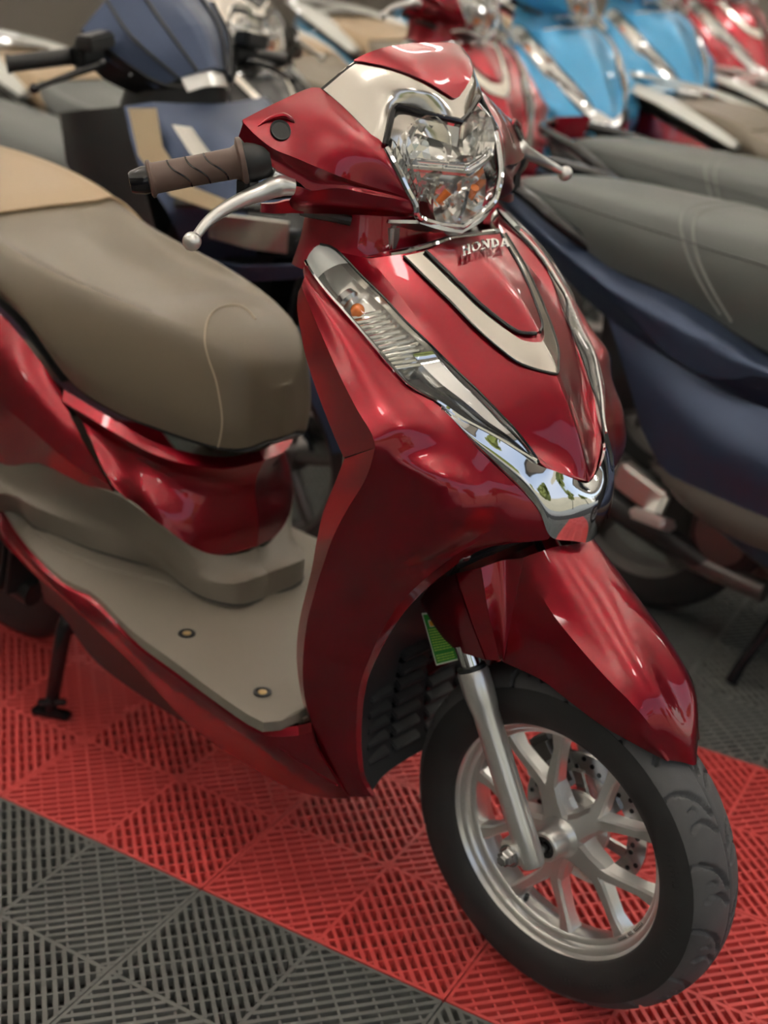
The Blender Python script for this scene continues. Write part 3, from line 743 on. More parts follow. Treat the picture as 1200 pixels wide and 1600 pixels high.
def sticker():
    # small green maintenance sticker hanging behind the fender cheek
    P_ = [A(659, 958, -.082), A(697, 955, -.082), A(720, 1030, -.082), A(682, 1040, -.082)]
    n = (P_[1] - P_[0]).cross(P_[3] - P_[0]).normalized()
    if n.dot(CAM - P_[0]) < 0: n = -n
    def q(u, v_): return P_[0].lerp(P_[1], u).lerp(P_[3].lerp(P_[2], u), v_)
    def plate(nm, u0, v0, u1, v1, h, m, par):
        return build(nm, prism([q(u0, v0) + n * h, q(u1, v0) + n * h, q(u1, v1) + n * h, q(u0, v1) + n * h], n * .0004), m, par, flat=True)
    b = plate('warning_sticker', 0, 0, 1, 1, 0, M['sticker_white'], S); b['label'] = 'green service sticker with white border and orange box'
    plate('sticker_field', .05, .03, .95, .97, .0005, M['green'], b)
    plate('sticker_box', .2, .14, .7, .27, .001, M['sticker_white'], b)
    plate('sticker_box', .24, .155, .66, .255, .0015, M['sticker_orange'], b)
    bm = bmesh.new(); r = random.Random(3)
    for k in range(13):
        v_ = .31 + k * .05
        if k == 9: continue
        u = .12
        while u < .78:
            w_ = r.uniform(.04, .12)
            prism([q(u, v_) + n * .001, q(u + w_, v_) + n * .001, q(u + w_, v_ + .022) + n * .001, q(u, v_ + .022) + n * .001], n * .0003, bm); u += w_ + .025
    build('print_lines', bm, M['lime'], b, flat=True)['kind'] = 'stuff'
sticker()

WC = V((0, 0, .232)); RT = .2335
def front_wheel():
    w_ = build('front_tyre', lathe([(.160, -.036), (.163, -.040), (.176, -.046), (.192, -.0475), (.206, -.046), (.211, -.0445), (.211, .0445), (.206, .046), (.192, .0475), (.176, .046), (.163, .040), (.160, .036)], WC, (0, 1, 0), 96, closed=True), M['rubber'], S, 50)
    # tread band with cut grooves: a fine grid pushed in along the groove curves
    def prof(t):      # t from -1 to 1 across
        y = .0455 * math.sin(t * 1.12) / math.sin(1.12); r = .2075 + (RT - .2075) * (1 - abs(t) ** 2.3); return y, r
    NV, NT = 46, 760
    bm = bmesh.new(); vs = []
    def seg_d(p, a, b):
        vx, vy = b[0] - a[0], b[1] - a[1]; L = vx * vx + vy * vy; t = max(0, min(1, ((p[0] - a[0]) * vx + (p[1] - a[1]) * vy) / L))
        return math.hypot(p[0] - a[0] - t * vx, p[1] - a[1] - t * vy)
    NP = 16; PT = 2 * PI * RT / NP
    g1 = [(-.050, .004), (-.036, .000), (-.024, .008), (-.013, .022), (-.006, .040)]
    g2 = [(-.034, .050), (-.030, .044), (-.022, .043), (-.014, .049), (-.007, .060)]
    g3 = [(-.032, .026), (-.026, .024), (-.0235, .029)]
    def depth(s, y):
        d = 0
        if abs(y) < .0018: d = max(d, .0028 * (1 - abs(y) / .0018))
        sg = -1 if y < 0 else 1
        off = 0 if y < 0 else PT / 2
        u = (-s + off) % PT
        yy = -abs(y)
        for G_, wd, dp in ((g1, .0036, .0065), (g2, .0034, .006), (g3, .0018, .0035)):
            for sh in (-PT, 0, PT):
                m_ = min(seg_d((yy, u + sh), G_[i], G_[i + 1]) for i in range(len(G_) - 1))
                if m_ < wd: d = max(d, dp * min(1, (wd - m_) / (wd * .45)))
        return d
    for i in range(NT):
        th = 2 * PI * i / NT; row = []
        vis = True
        for j in range(NV + 1):
            t = -1 + 2 * j / NV; y, r = prof(t); s = th * RT
            r -= depth(s, y)
            row.append(bm.verts.new(WC + V((math.cos(th) * r, y, math.sin(th) * r))))
        vs.append(row)
    for i in range(NT):
        a, b = vs[i], vs[(i + 1) % NT]
        for j in range(NV): bm.faces.new((a[j], a[j + 1], b[j + 1], b[j]))
    build('tread', bm, M['tread'], w_, 60, weld=False)
    # moulded lettering band, faint raised ticks on the side wall
    bm = bmesh.new(); r = random.Random(2); a = -1.3
    while a < .55:
        for k in range(r.randint(4, 7)):
            h = .010; c = WC + V((math.cos(a) * .190, -.0474, math.sin(a) * .190)); rot = Matrix.Rotation(-a, 3, 'Y')
            box(c, (h, .0008, .0014), bm, rot)
            if r.random() < .7: box(c + rot @ V((r.choice((-.004, 0, .004)), 0, .0022)), (.0014, .0008, .0045), bm, rot)
            a += .036
        a += .10
    build('sidewall_moulding', bm, M['rubber'], w_, flat=True)['kind'] = 'stuff'
    # cast rim
    rim = build('front_rim', lathe([(.1655, -.034), (.1665, -.0315), (.1625, -.030), (.162, .030), (.1665, .0315), (.1655, .034), (.161, .034), (.158, .031), (.1505, .029), (.147, .020), (.143, .014), (.1405, .010),
                 (.1395, .0), (.1405, -.012), (.143, -.015), (.1475, -.0165), (.1485, -.022), (.1515, -.0255), (.1565, -.0275), (.158, -.031), (.161, -.034)], WC, (0, 1, 0), 96, closed=True), M['alu'], S, 35)
    # five forked spokes
    def P3(r, a, y): return WC + V((r * math.cos(a), y, r * math.sin(a)))
    for k in range(5):
        base = math.radians(118 - 72 * k)
        bm = bmesh.new()
        def beam(pts, yf, yb):
            # pts: (r, ang, half width); raised face at yf, wider at the back
            fr, bk = [], []
            c2 = [V((r * math.cos(a), r * math.sin(a), 0)) for r, a, h in pts]
            for i, (r, a, h) in enumerate(pts):
                t = (c2[min(i + 1, len(pts) - 1)] - c2[max(i - 1, 0)]).normalized(); nn = V((-t.y, t.x, 0))
                fr.append((c2[i] + nn * h * .8, c2[i] - nn * h * .8)); bk.append((c2[i] + nn * h * 1.15, c2[i] - nn * h * 1.15))
            def W(p, y): return bm.verts.new(WC + V((p.x, y, p.y)))
            R_ = [[W(b[0], yb[i]), W(b[0], yf[i] + .004), W(f[0], yf[i]), W(f[1], yf[i]), W(b[1], yf[i] + .004), W(b[1], yb[i])] for i, (f, b) in enumerate(zip(fr, bk))]
            for p, q in zip(R_, R_[1:]):
                for j in range(6): bm.faces.new((p[j], p[(j + 1) % 6], q[(j + 1) % 6], q[j]))
            bm.faces.new(R_[0]); bm.faces.new(list(reversed(R_[-1])))
        beam([(.026, base, .0180), (.045, base, .0150), (.060, base, .0155), (.072, base, .0140)], [-.016, -.0145, -.013, -.012], [.012, .012, .011, .010])
        for s in (1, -1):
            d = math.radians(17.5) * s
            beam([(.058, base + d * .16, .0085), (.076, base + d * .44, .0074), (.096, base + d * .72, .0062), (.120, base + d * .94, .0058), (.1435, base + d * 1.02, .0095)], [-.0130, -.0125, -.0118, -.0112, -.0125], [.010, .010, .009, .009, .012])
        build('spoke', bm, M['alu'], rim, 20)
    hub = build('hub', lathe([(.0, -.016), (.030, -.016), (.034, -.013), (.034, .020), (.045, .026), (.045, .032), (.0, .032)], WC, (0, 1, 0), 40), M['alu'], rim, 35)
    build('hub_boss', lathe([(.030, -.014), (.0235, -.022), (.021, -.026), (.0205, -.047), (.0185, -.049), (.0150, -.049), (.0150, -.040), (.0, -.040)], WC, (0, 1, 0), 36), M['alu'], rim, 35)
    build('dust_seal', lathe([(.0149, -.0405), (.0149, -.0475), (.009, -.0475), (.009, -.0405)], WC, (0, 1, 0), 28, closed=True), M['black'], rim)
    build('axle', lathe([(.0065, -.095), (.0065, .085)], WC, (0, 1, 0), 20), M['steel'], S)
    # drilled brake disc on the far side
    bm = bmesh.new(); NR = 120
    disc = build('brake_disc', lathe([(.094, .040), (.094, .044), (.066, .044), (.066, .040)], WC, (0, 1, 0), 72, closed=True), M['steel'], S, 30)
    for k in range(40):
        a = 2 * PI * k / 40; r = .074 + .0065 * (k % 3)
        build('vent_hole', lathe([(.0033, .0392), (.0033, .0448), (0, .0448)], P3(r, a, 0) , (0, 1, 0), 10), M['blackgloss'], disc)
    for k in range(6):
        a = 2 * PI * (k + .5) / 6
        build('carrier_arm', prism([P3(.030, a - .18, .036), P3(.068, a - .12 + .3, .036), P3(.070, a + .12 + .3, .036), P3(.032, a + .3, .036)], (0, .005, 0)), M['steel'], disc)
    cal = build('brake_caliper', box(P3(.084, math.radians(140), .052), (.05, .040, .075), rot=Matrix.Rotation(math.radians(-40), 3, 'Y'), bev=.008), M['darksteel'], S)
    for dx in (-.014, .014):
        build('caliper_bolt', lathe([(.007, -.012), (.007, .006), (.004, .008), (0, .008)], P3(.084, math.radians(140), .036) + V((dx, -.01, dx)), (0, -1, 0), 6), M['steel'], cal)
    build('valve_stem', tube([P3(.148, -1.9, -.004), P3(.128, -1.9, -.010)], .0035, 8), M['black'], rim)
    # small raised casting marks near the lower right of the rim
    bm = bmesh.new()
    for k in range(16):
        if k in (5, 9): continue
        a = math.radians(-43 + k * 1.35); c = P3(.1438, a, -.0158); rot = Matrix.Rotation(-a, 3, 'Y')
        box(c, (.0042, .0008, .0018), bm, rot); box(c + rot @ V((.0015, 0, .001)), (.001, .0008, .0022), bm, rot)
    build('casting_marks', bm, M['steel'], rim, flat=True)['kind'] = 'stuff'
front_wheel()

def fork():
    T0, B0 = A(738, 1046, -.086), A(833, 1352, -.082)
    d = (B0 - T0).normalized(); L = (B0 - T0).length
    def at(s): return T0 + d * (L * s)
    for f, sgn in ((lambda x: x, 1), (flip, -1)):
        bm = tube([at(0), at(.015), at(.10), at(.17), at(.22), at(.5), at(.80), at(.97), at(1.0)], [.0188, .0200, .0202, .0188, .0168, .0166, .0168, .0165, .0145], 28)
        fk = build('fork_leg', f(bm), M['alu'], S, 35)
        build('dust_seal', f(tube([at(-.022), at(-.018), at(.003), at(.004)], [.0165, .0182, .0182, .016], 24)), M['black'], fk)
        build('inner_tube', f(tube([at(-.13), at(-.015)], .0135, 24)), M['chrome'], fk)
        # pinch lug with bolt, behind the leg foot
        c = at(.915)
        u = d; side = V((-d.z, 0, d.x)).normalized()
        if side.x > 0: side = -side
        rot = Matrix((side, V((0, 1, 0)), u)).transposed()
        build('axle_lug', f(box(c + side * .012 + V((0, -.004, 0)), (.036, .026, .034), rot=rot, bev=.004)), M['alu'], fk, 35)
        nut = build('pinch_nut', f(lathe([(.0125, 0), (.0135, .002), (.0112, .0035), (.0105, .005), (.0105, .012), (.009, .0135), (.0065, .0135), (.0065, .018), (0, .018)], c + side * .016 + V((0, -.017, -.002)), (0, -1, 0), 6)), M['steel'], fk, 20)
        build('washer', f(lathe([(.0150, 0), (.0150, .002), (.010, .002), (.010, 0)], c + side * .016 + V((0, -.0168, -.002)), (0, -1, 0), 24, closed=True)), M['steel'], fk)
    hd = at(-.42)
    build('fork_crown', box((hd.x - .01, 0, hd.z + .03), (.05, .18, .03), rot=Matrix.Rotation(.4, 3, 'Y'), bev=.006), M['darksteel'], S)
    build('steering_stem', tube([V((hd.x - .01, 0, hd.z + .03)), V((hd.x - .15, 0, hd.z + .36))], .018, 16), M['darksteel'], S)
    # brake hose looping down the far leg and a clip seen above the tyre
    build('brake_hose', tube([V((-.17, .06, .62)), V((-.10, .075, .50)), V((-.06, .08, .38)), V((-.07, .07, .30))], .005, 8, n=24), M['black'], S)
    build('fastener', lathe([(.007, 0), (.007, .012), (.004, .014), (0, .014)], A(728, 868, -.115), (0, -1, .2), 8), M['steel'], S)
fork()

def handlebar():
    ra, rb = V((.0, 0, 0)), None
    # red cover, right half then mirrored
    DROP[0] = .042
    a = C((379, 187, -.245), (430, 161, -.198), (490, 136, -.138), (515, 149, -.125), (537, 168, -.1195), (575, 206, -.109), (601, 227, -.0985), (637, 293, -.081), (650, 313, -.073))
    b = C((380, 191, -.246), (399, 211, -.238), (428, 233, -.224), (460, 246, -.206), (500, 263, -.180), (540, 279, -.152), (585, 293, -.117), (620, 303, -.093), (650, 315, -.0735))
    ra_, rb_ = rs(a, 30), rs(b, 30)
    md = [p.lerp(q, .5) + V((.006, -.005, .010)) * (math.sin(PI * i / 29)) for i, (p, q) in enumerate(zip(ra_, rb_))]
    surf('handlebar_cover', [ra_, md, rb_], M['red'], S, nu=30, nv=6, th=.003, sharp=18, both=True, out=(-.45, 0, 1.0))
    tc = bvh([ra_, md, rb_], nu=30, nv=6)
    e = C((373, 213, -.247), (388, 229, -.240), (426, 261, -.222), (470, 287, -.192), (485, 298, -.182), (530, 294, -.150), (585, 305, -.117), (620, 311, -.093), (650, 319, -.0725))
    rb2, re = rb_, rs(e, 30)
    g = [p.lerp(q, .5) + V((-.004, .003, 0)) * math.sin(PI * i / 29) for i, (p, q) in enumerate(zip(rb2, re))]
    surf('cover_chamfer', [rb2, g, re], M['red'], S, nu=30, nv=4, th=.003, sharp=25, both=True, out=(-.45, 0, 1.0))
    e2 = C((462, 291, -.196), (475, 293, -.189), (485, 298, -.182), (530, 294, -.150), (585, 305, -.117), (620, 311, -.093), (650, 319, -.0725))
    d2 = C((452, 314, -.197), (456, 325, -.192), (470, 333, -.178), (517, 334, -.142), (565, 336, -.115), (605, 338, -.090), (645, 338, -.068))
    r1, r2 = rs(e2, 26), rs(d2, 26)
    m1 = [p.lerp(q, .55) + V((.004, -.004, -.001)) for p, q in zip(r1, r2)]
    surf('cover_lower', [r1, m1, r2], M['red'], S, nu=26, nv=5, th=.003, sharp=25, both=True, out=(-.45, 0, 1.0))
    lip = [C((408, 318, -.228), (408, 332, -.228)), C((430, 318, -.214), (430, 334, -.212)), C((452, 313, -.197), (456, 333, -.191)), C((470, 315, -.184), (475, 334, -.176))]
    surf('lever_guard', [rs(x, 4) for x in lip], M['red'], S, nu=4, nv=4, th=.004, both=True, out=(-.45, 0, 1.0))
    # round mirror socket: dark hole with a small brow
    c0 = on(tc, 438, 204, .0012); n0 = (on(tc, 455, 204) - on(tc, 421, 204)).cross(on(tc, 438, 190) - on(tc, 438, 218)).normalized()
    if n0.dot(CAM - c0) < 0: n0 = -n0
    for f in (lambda x: x, mirbm):
        build('mirror_socket', f(lathe([(.0118, .0), (.0112, .0014), (.0092, .0004), (.0092, -.010), (0, -.010)], c0, n0, 26)), M['black'], S, 30)
        q = [on(tc, x, y, h) for x, y, h in ((403, 197, .0), (420, 188, .003), (440, 184, .0045), (455, 188, .002), (460, 192, 0))]
        build('socket_brow', f(tube(q, [.0008, .0022, .0032, .002, .0006], 8, n=20)), M['red'], S)
    DROP[0] = 0.0
    # silver garnish over the lamp and the red visor on top
    g0 = C((640, 71, 0), (672, 88, 0), (694, 118, 0), (708, 150, 0), (720, 188, 0))
    g1 = C((597, 78, -.060), (634, 105, -.052), (660, 138, -.045), (668, 158, -.040), (672, 177, -.036))
    g2 = C((552, 97, -.096), (580, 124, -.090), (601, 150, -.083), (610, 160, -.079), (615, 168, -.0755))
    g3 = C((502, 137, -.129), (537, 167, -.119), (575, 205, -.1085), (590, 219, -.102), (600, 227, -.0985))
    gs = [g0, g1, g2, g3]
    sym('headlight_garnish', gs, M['silver'], S, nu=20, nv=7, th=.003, sharp=50, out=(-.45, 0, 1.0))
    tg = bvh(gs, nu=20, nv=7)
    vr = []
    rows_ = across([rs(c, 20) for c in gs], 7)[:15]
    for i, r_ in enumerate(rows_):
        f_ = i / 14; vm = max(.02, .80 * (1 - f_ ** 1.7)); q = dense(r_, 4); k_ = max(1, int(vm * (len(q) - 1)))
        vr.append([p + (p - V((-.47, 0, 1.0))).normalized() * .0035 for p in rs(q[:k_ + 1], 16)])
    for p in vr[0]: p.y = 0.0
    bm = tobm(vr); tobm([[mir(p) for p in r_] for r_ in vr], bm)
    build('visor', bm, M['red'], S, 30, .0022, (-.45, 0, 1.0))
    back = [p + V((-.004, 0, -.004)) for p in [q for q in rs([c[0] for c in reversed(gs)], 12)]]
    bk = [mir(p) for p in reversed(back)][:-1] if False else None
    rr = [c[0] for c in reversed(gs)]; rr = rs(rr + [mir(p) for p in reversed(rr[:-1])], 24)
    build('rear_cowl', tobm(across([rr, [p + V((-.03, 0, -.05)) for p in rr], [V((-.43, p.y * 1.2, .98)) for p in rr]], 4)), M['black'], S, thick=.003)
    # headlamp: glass, bezel, gasket, faceted reflector, bulbs
    h0 = C((719, 194, 0), (734, 235, 0), (741, 280, 0), (734, 325, 0), (720, 350, 0))
    h1 = C((672, 183, -.036), (692, 227, -.040), (699, 277, -.042), (694, 325, -.038), (687, 349, -.034))
    h2 = C((617, 172, -.074), (642, 220, -.078), (657, 275, -.075), (662, 320, -.066), (656, 340, -.064))
    h3 = C((603, 229, -.097), (620, 260, -.090), (638, 295, -.0825), (650, 318, -.0735), (653, 337, -.067))
    hs = [h0, h1, h2, h3]
    def grid(nu, nv): return across(symrows([rs(c, nu) for c in hs]), nv)
    hc = V((-.33, 0, 1.03))
    lamp = build('headlight', tobm([[p + (hc - p) * .30 for p in r] for r in grid(16, 3)]), M['reflector'], S, 10, 0, hc)
    # stepped side reflectors between lens edge and shell
    gd = grid(14, 3); bm = bmesh.new(); rr_ = random.Random(5)
    for i in range(len(gd) - 1):
        edge = min(i, len(gd) - 2 - i)
        if edge > 4: continue
        for j in range(1, 12):
            q = [gd[i][j], gd[i][j + 1], gd[i + 1][j + 1], gd[i + 1][j]]
            k = .05 + .045 * edge; cc = sum(q, V()) / 4
            bm.faces.new([bm.verts.new((cc + (p - cc) * .98) + (hc - p) * (k + (.03 if n_ in (1, 2) else 0) + rr_.uniform(-.006, .006))) for n_, p in enumerate(q)])
    build('side_steps', bm, M['reflector'], lamp, flat=True, weld=False)['kind'] = 'stuff'
    def bowl(nm, c, ax_, R_, dp):
        b_ = build(nm, lathe([(R_, dp), (R_ * .93, dp * .82), (R_ * .72, dp * .45), (R_ * .45, dp * .16), (R_ * .2, .002), (0, 0)], c, ax_, 14, cap=False), M['reflector'], lamp, 12)
        return b_
    for s_, y in ((-1, -.040), (1, .040)):
        bowl('reflector_bowl', (-.312, y, 1.050 + (tilt(1) * .04 if s_ > 0 else 0)), (.95, s_ * .12, .10), .036, .038)
        build('lamp_bulb', lathe([(.0, .030), (.006, .028), (.008, .020), (.008, .004)], (-.310, y, 1.052), (.96, s_ * .1, .10), 14), M['frost'], lamp)
        for k in range(4):
            build('reflector_flute', tube([V((-.285, y + (k - 1.5) * .014, 1.078)), V((-.300, y + (k - 1.5) * .015, 1.045)), V((-.285, y + (k - 1.5) * .014, 1.022))], .0045, 6), M['reflector'], lamp)
    bowl('reflector_bowl', (-.300, 0, 1.000), (.98, 0, -.05), .048, .040)
    for dy in (-.030, .030):
        build('amber_bulb', tube([V((-.268, dy, .992)), V((-.258, dy * .8, 1.006))], [.004, .0055], 10), M['amber'], lamp)
    for k in range(6):
        build('reflector_flute', tube([V((-.262, -.040 + .016 * k, .986)), V((-.280, -.038 + .0152 * k, 1.000)), V((-.270, -.040 + .016 * k, 1.014))], .004, 6), M['reflector'], lamp)
    for t_, cz, h_ in ((.07, (263, 268, 272), .0045), (.09, (250, 256, 260), .003)):
        bar_ = [p + (hc - p) * t_ for p in rs(C((632, cz[0], -.082), (690, cz[1], -.04), (736, cz[2], 0)), 14)]
        build('reflector_bar', tube(bar_ + [mir(p) for p in reversed(bar_)][1:], h_, 8), M['chrome'], lamp)
    pa = rs(C((607, 212, -.090), (622, 178, -.072), (672, 188, -.0365), (719, 198, 0)), 16); pb = rs(C((622, 226, -.084), (644, 204, -.068), (680, 213, -.036), (722, 228, 0)), 16)
    pa = [p + (hc - p) * .02 for p in pa]; pb = [p + (hc - p) * .10 for p in pb]
    m_ = lambda q: q + [mir(p) for p in reversed(q)][1:]
    build('upper_shelf', tobm(across([m_(pa), m_(pb)], 3)), M['silver'], lamp, thick=.002)
    up_ = [p + (hc - p) * .03 for p in rs(C((733, 300, 0), (726, 330, 0), (719, 346, 0)), 6)]
    build('reflector_bar', tube(up_, .0022, 6), M['chrome'], lamp)
    build('headlight_lens', tobm([[p + (p - hc) * .012 for p in r] for r in grid(24, 5)]), M['lens'], lamp, 60)
    # chrome bezel around lower edge, black gasket along the notch
    low = rs(C((602, 231, -.098), (620, 262, -.0915), (637, 296, -.084), (649, 319, -.075), (654, 339, -.068), (686, 351, -.035), (721, 355, 0)), 30)
    full = low + [mir(p) for p in reversed(low)][1:]
    build('headlight_bezel', tube(full, .0042, 8), M['chrome'], lamp)
    up = rs(C((602, 226, -.0985), (609, 195, -.087), (616, 169, -.0755), (628, 167, -.067), (672, 179, -.036), (720, 190, 0)), 30)
    full = up + [mir(p) for p in reversed(up)][1:]
    build('headlight_gasket', tube(full, .0038, 8), M['blackgloss'], lamp)
    # chin below the lamp
    ch = rs(C((657, 344, -.064), (690, 354, -.036), (722, 359, 0)), 12); full = ch + [mir(p) for p in reversed(ch)][1:]
    build('headlight_chin', tobm(across([full, [p + V((-.05, 0, -.008)) for p in full]], 3)), M['alu'], S, thick=.004)
    # neck below the cover
    ring = []
    for z, s in ((1.0, 1.0), (.97, 1.0), (.935, 1.05), (.90, 1.16)):
        ring.append([V((-.385 + .085 * s * math.cos(t), .108 * s * math.sin(t), z)) for t in [math.radians(-112 + 224 * i / 28) for i in range(29)]])
    nk = build('steering_neck', tobm(across(ring, 4)), M['red'], S, 40, .003)
    build('neck_clip', box((-.318, -.055, .945), (.022, .016, .03), bev=.003), M['alu'], nk)
    build('neck_slot', box((-.372, -.106, .978), (.026, .010, .018), bev=.004), M['black'], nk)
    build('neck_screw', lathe([(.006, 0), (.006, .003), (.003, .004), (0, .004)], (-.372, -.118, .925), (0, -1, .1), 12), M['black'], nk)
    build('hose', tube(C((470, 330, -.145), (505, 336, -.130), (548, 345, -.105)), .006, 8, n=20), M['darksteel'], S)
    # grips, bar ends, throttle housing, levers
    DROP[0] = .042
    gi, go = A(382, 252, -.236), A(232, 280, -.320)
    ax = (go - gi).normalized(); L = (go - gi).length
    def at(s): return gi + ax * (L * s)
    for f, nm in ((lambda x: x, 'r'), (mirbm, 'l')):
        DROP[0] = .042
        gp = build('grip', f(tube([at(-.01), at(.0), at(.035), at(.05), at(.07), at(.12), at(.5), at(.93), at(.945), at(.96), at(.985), at(1.0)],
                 [.020, .0265, .0270, .0265, .0195, .0170, .0163, .0168, .0175, .0205, .0207, .018], 32)), M['gripper'], S, 40)
        # wave grooves moulded round the grip
        fr = frames([at(0), at(1)])[0]
        nm_c = (CAM - at(.5)); nm_c = (nm_c - ax * nm_c.dot(ax)).normalized(); tn = ax.cross(nm_c)
        for k in range(3):
            pts = []
            for i in range(17):
                w_ = -1.25 + 2.5 * i / 16; s_ = .30 + .19 * k + .075 * math.tanh(1.9 * w_) * 1.35
                pts.append(at(s_) + (nm_c * math.cos(w_) + tn * math.sin(w_)) * .01665)
            build('grip_groove', f(tube(pts, .0011, 5)), M['blackgloss'], gp)
        be = build('bar_end', f(tube([at(.99), at(1.0), at(1.05), at(1.16), at(1.19), at(1.195)], [.013, .0150, .0152, .0125, .0105, .004], 24)), M['blackgloss'], S, 30)
        hb = build('throttle_housing', f(tube([at(-.26), at(-.20), at(-.05), at(0)], [.018, .022, .024, .023], 18)), M['black'], S, 40)
        build('housing_tab', f(box(at(-.04) + V((.004, -.004, -.030)), (.022, .02, .026), bev=.004)), M['black'], hb)
        DROP[0] = 0.0
        lv = [A(458, 292, -.198), A(436, 290, -.213), A(412, 299, -.229), A(385, 309, -.249), A(352, 326, -.276), A(325, 346, -.301), A(310, 364, -.319), A(303, 373, -.328)]
        bm = tube(lv, [.0095, .0125, .0105, .0088, .0072, .0060, .0052, .0048], 14, n=42)
        lo = build('brake_lever', f(bm), M['alu'], S, 50)
        bm = bmesh.new(); bmesh.ops.create_uvsphere(bm, u_segments=20, v_segments=14, radius=.0102, matrix=Matrix.Translation(A(300, 377, -.331)))
        build('lever_ball', f(bm), M['alu'], lo)
        build('lever_pivot', f(lathe([(.009, 0), (.009, .008), (.006, .010), (0, .010)], A(437, 276, -.206), (0.1, -.2, 1), 18)), M['steel'], lo)
        build('lever_bracket', f(tube(C((425, 270, -.216), (440, 278, -.206), (458, 285, -.194)), [.008, .010, .008], 10)), M['alu'], lo)
handlebar()
DROP[0] = 0.0

def underside():
    # centre stand seen below the floorboard, engine and rear wheel behind it
    f0, f1 = A(80, 1108, z=.014), A(100, 985, -.13)
    cs = build('centre_stand', tube([f1 + V((-.01, .03, .04)), f1, f0 + V((.004, 0, .02)), f0 + V((0, 0, .004))], [.013, .014, .012, .011], 12, n=20), M['blackgloss'], S, 40)
    build('stand_foot', box((f0.x, f0.y, .007), (.07, .022, .014), rot=Matrix.Rotation(.5, 3, 'Z'), bev=.004), M['blackgloss'], cs)
    build('stand_pedal', box((f0.x + .012, f0.y - .005, .035), (.05, .012, .012), rot=Matrix.Rotation(.9, 3, 'Z'), bev=.003), M['blackgloss'], cs)
    build('centre_stand', tube([V((f1.x, .10, f1.z)), V((f0.x, -f0.y, .02)), V((f0.x, -f0.y, .004))], [.014, .012, .011], 12), M['blackgloss'], S)
    build('stand_crossbar', tube([V((f1.x, -.12, f1.z)), V((f1.x, .12, f1.z))], .012, 12), M['blackgloss'], S)
    en = build('engine_case', box((-1.14, .03, .30), (.30, .18, .16), bev=.03), M['darksteel'], S)
    for k in range(9):
        build('cooling_fin', box((-1.02 - .022 * k, -.125, .30), (.008, .10, .15), rot=Matrix.Rotation(.25, 3, 'Y'), bev=.002), M['black'], en)
    build('radiator_cover', box((-1.12, -.085, .29), (.24, .06, .17), bev=.012), M['black'], en)
    c = V((-1.273, 0, .245))
    rw = build('rear_tyre', lathe([(.13, -.04), (.18, -.052), (.215, -.045), (.232, -.022), (.235, 0), (.232, .022), (.215, .045), (.18, .052), (.13, .04)], c, (0, 1, 0), 64, closed=True), M['rubber'], S, 50)
    build('rear_rim', lathe([(.131, -.042), (.134, .042), (.115, .03), (.03, .02), (.03, -.03), (.115, -.02)], c, (0, 1, 0), 48, closed=True), M['alu'], S, 35)
    build('rear_mudguard', tobm(across([[c + V((.262 * math.cos(t), y, .262 * math.sin(t))) for t in [math.radians(60 + 130 * i / 16) for i in range(17)]] for y in (-.07, 0, .07)], 3)), M['black'], S, thick=.003)
    build('exhaust', tube([V((-1.02, -.13, .22)), V((-1.2, -.16, .26)), V((-1.3, -.165, .28)), V((-1.62, -.165, .34))], [.022, .025, .055, .058], 24, n=24), M['black'], S, 40)
    build('frame_tube', tube([V((-.30, -.10, .26)), V((-.5, -.11, .24)), V((-.95, -.11, .26)), V((-1.1, -.11, .34))], .016, 12, n=20), M['black'], S)
underside()
# ------------------------------------------------------------------ the other scooters of the showroom
RAMP0 = 1.22
def ramp():
    # low ramp under the back rows: the floor there rises a little towards the left wall
    a = lambda x, y, z: V((x, y, z))
    bm = prism([a(-8.6, RAMP0, 0), a(-8.6, 7.0, 0), a(-8.6, 7.0, .06 * 7.0), a(-8.6, RAMP0, .06 * RAMP0)], (7.3, 0, 0))
    struct(build('floor_ramp', bm, M['tile_black'], flat=True))
ramp()
def gz(y, x=-9): return .06 * y if y > RAMP0 and x < -1.3 else 0.0

